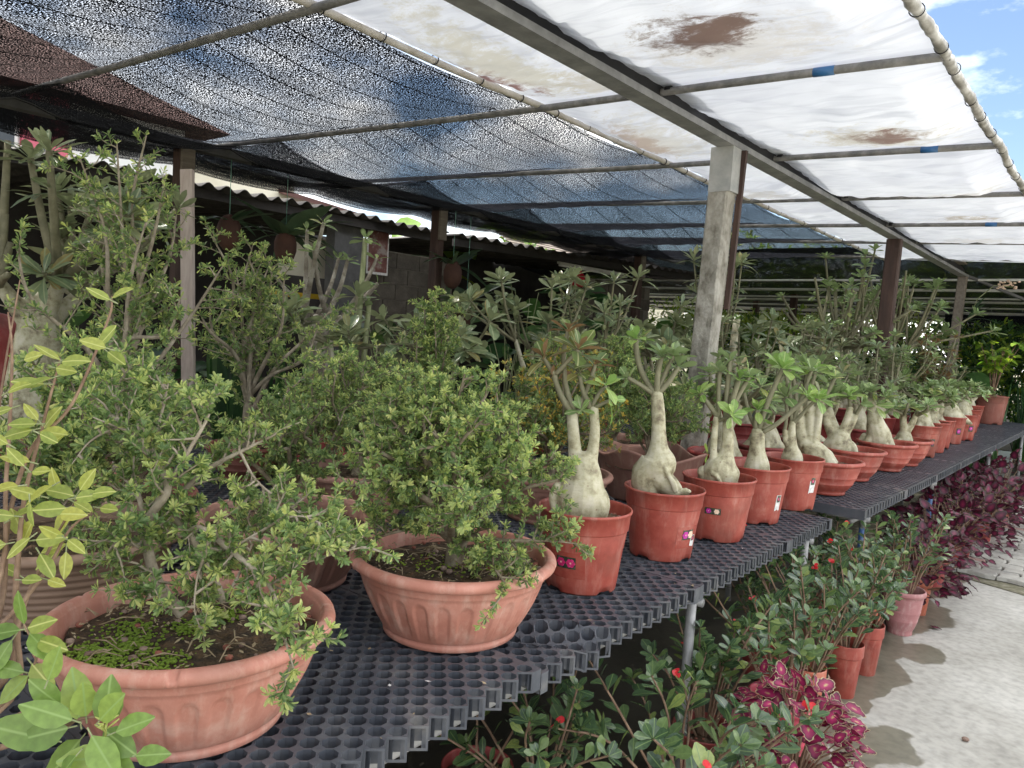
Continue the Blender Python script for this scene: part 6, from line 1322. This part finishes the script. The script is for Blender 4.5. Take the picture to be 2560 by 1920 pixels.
# ------------------------------------------------------------------ end of the bench: brown pot shrub, orchid, grasses
t = thing('lime_shrub', 'lime green shrub with drooping leaves in the big brown pot at bench end', 'potted plant', (-1.276, 10.926, BT-.004)); add_pot(t, 'big', 7); r_ = random.Random(12); mb = MB()
for k in range(12):
    a = k*2.4; f = r_.uniform(.2,1); e = Vector((math.cos(a)*.34*f, math.sin(a)*.34*f, r_.uniform(.75,1.12))); m_ = Vector((e.x*.3, e.y*.3, .65)); mb.tube([(0,0,.3), m_, e], [.009,.006,.003], 6, False)
    for q in range(13):
        p_ = m_.lerp(e, q/12) if q < 9 else e; d = rvec(r_); d.z = -.25 + .4*r_.random(); put('leaf', r_.choice(LS['lime']), t, mat=orient(p_, d, Vector((0,0,1)) + rvec(r_)*.3, r_.uniform(.07,.13), r_.uniform(-.5,.5)))
mb.build('stems', M['brownstem'], t)
t = thing('orchid', 'cream flowered orchid mounted on the pale far post', 'plant', (-1.72, 11.66, 2.0)); mb = MB(); mb.tube([(0,0,0),(.08,.02,.3),(.25,.05,.48),(.5,.1,.46)], .006, 5); mb.build('flower_stalk', M['greenstem'], t); mb = MB()
for k in range(30): f = .45 + .55*r_.random(); mb.sphere((.08+.42*f + r_.uniform(-.03,.03), .06 + r_.uniform(-.05,.05), .3+.2*math.sin(f*2) + r_.uniform(-.05,.05)), .02, 5, 4, .6)
mb.build('cream_flowers', M['petalcream'], t)
for k in range(5): put('leaf', strap[k % 3], t, mat=orient(Vector((0,0,0)), (r_.uniform(.2,1), r_.uniform(-.6,.6), r_.uniform(.1,1)), (0,0,1), .4))
def grass(label, x, y, seed, n, h):
    t = thing('strap_leaf_clump', label, 'plant', (x, y, 0), 0, 'strap leaved clumps past the bench end'); r_ = random.Random(seed)
    for k in range(n): a = r_.uniform(0,6.28); put('leaf', r_.choice(GR), t, mat=orient(Vector((r_.uniform(-.15,.15), r_.uniform(-.15,.15), 0)), (math.cos(a)*.5, math.sin(a)*.5, 1), (-math.cos(a), -math.sin(a), .4), h*r_.uniform(.6,1.1), r_.uniform(-.3,.3)))
GR = [leaf_mesh('leaf', M['leaf_dark'], shape='strap', width=.045, curl=c, fold=.4, n=7, seed=k) for k, c in enumerate((-.5,-.8,-.25))]
LBL = ['strap leaved clump right beside the end of the far bench', 'strap leaved clump second from the bench end', 'outermost strap leaved clump beyond the orchid post', 'strap leaved clump in front of the dark bush', 'strap leaved clump beside the gravel']
for i, (x, y) in enumerate(((-1.5,12.4), (-.9,12.9), (-.3,13.6), (-1.1,13.9), (.4,13.2))): grass(LBL[i], x, y, 300+i, 46, 1.0)
# ------------------------------------------------------------------ trees and bushes far behind
def tree(label, x, y, seed, h, rx, L, mats, trunk=.1, n=2600, low=.25, cat='tree', name='tree'):
    t = thing(name, label, cat, (x, y, 0), 0, 'trees and bushes beyond the shade houses'); r_ = random.Random(seed); mb = MB(); ends = []
    for k in range(9):
        a = k*2.4; e = Vector((math.cos(a)*rx*r_.uniform(.3,.85), math.sin(a)*rx*r_.uniform(.3,.85), h*r_.uniform(low+.15,.92))); mb.tube([(0,0,h*low*.5), (e.x*.35, e.y*.35, h*(low+.1)), e], [trunk*.5,trunk*.35,trunk*.1], 6, False); ends.append(e)
    mb.tube([(0,0,0),(.03,.02,h*low*.6),(0,0,h*.6)], [trunk,trunk*.8,trunk*.4], 8, False); mb.build('trunk', M['bark'], t)
    W = []
    for k in range(n):
        c = r_.choice(ends); v = rvec(r_)*r_.random()**.5*rx*.55; v.z *= .7; p = c + v; W.append((p, (v.normalized()*.7 + Vector((0,0,.5))).normalized(), 1 if r_.random() < .35 else 0))
    V, Fq, rn, isT = whorl_arrays(W, r_, 4, L, 1.0); stuff(put('crown', npmesh('crown', V, Fq, [M[mats[0]], M[mats[1]]], rn, isT, True), t))
for i, (x, y, h, rx, lab, ms) in enumerate([(-4.2,17.5,2.3,1.3,'lime green bush under the next shade house',('leaf_lime','leaf_tip')), (-6.4,16.5,2.2,1.3,'bright green bush left of the slanting bonsai',('leaf_lime','leaf_tip')), (-8.6,15.5,2.3,1.4,'green bush seen past the last timber post',('leaf_lime','leaf_lime')), (-2.2,19,2.0,1.3,'dark green bush behind the wide desert rose',('leaf_dark','leaf_lime')), (-.4,15.0,1.75,1.0,'dark bush behind the strap leaved clumps',('leaf_dark','leaf_small')), (1.6,18,2.0,1.3,'dark bush far right behind the gravel',('leaf_dark','leaf_small')),
    (-10,27,5,3,'tall green tree beyond the next shade house',('leaf_lime','leaf_small')), (-4,29,5,3,'broad green tree far behind the benches',('leaf_lime','leaf_small')), (2,29,5,3,'dark tree beyond the gravel yard',('leaf_dark','leaf_small')), (-16,22,4.4,2.4,'leafy tree beside the grey roofed house',('leaf_lime','leaf_small')), (-3.2,13.4,1.7,.8,'leafy bush just beyond the rear benches',('leaf_dark','leaf_lime')), (-4.6,13.2,1.8,.9,'broad bush beyond the rear bench end',('leaf_small','leaf_lime')), (-2.3,14.6,1.9,1.1,'dark bush behind the big green leafed plant',('leaf_dark','leaf_lime')), (-6.0,13.6,1.9,1.1,'bush in front of the bright green one past the rear bench',('leaf_dark','leaf_lime')), (-1.3,16.2,1.9,1.3,'dark bush at the edge of the gravel',('leaf_dark','leaf_lime'))]):
    tree(lab, x, y, 400+i, h, rx, .13 if h < 3 else .26, ms, .06 if h < 3 else .16, 900 if h < 3 else 1500)
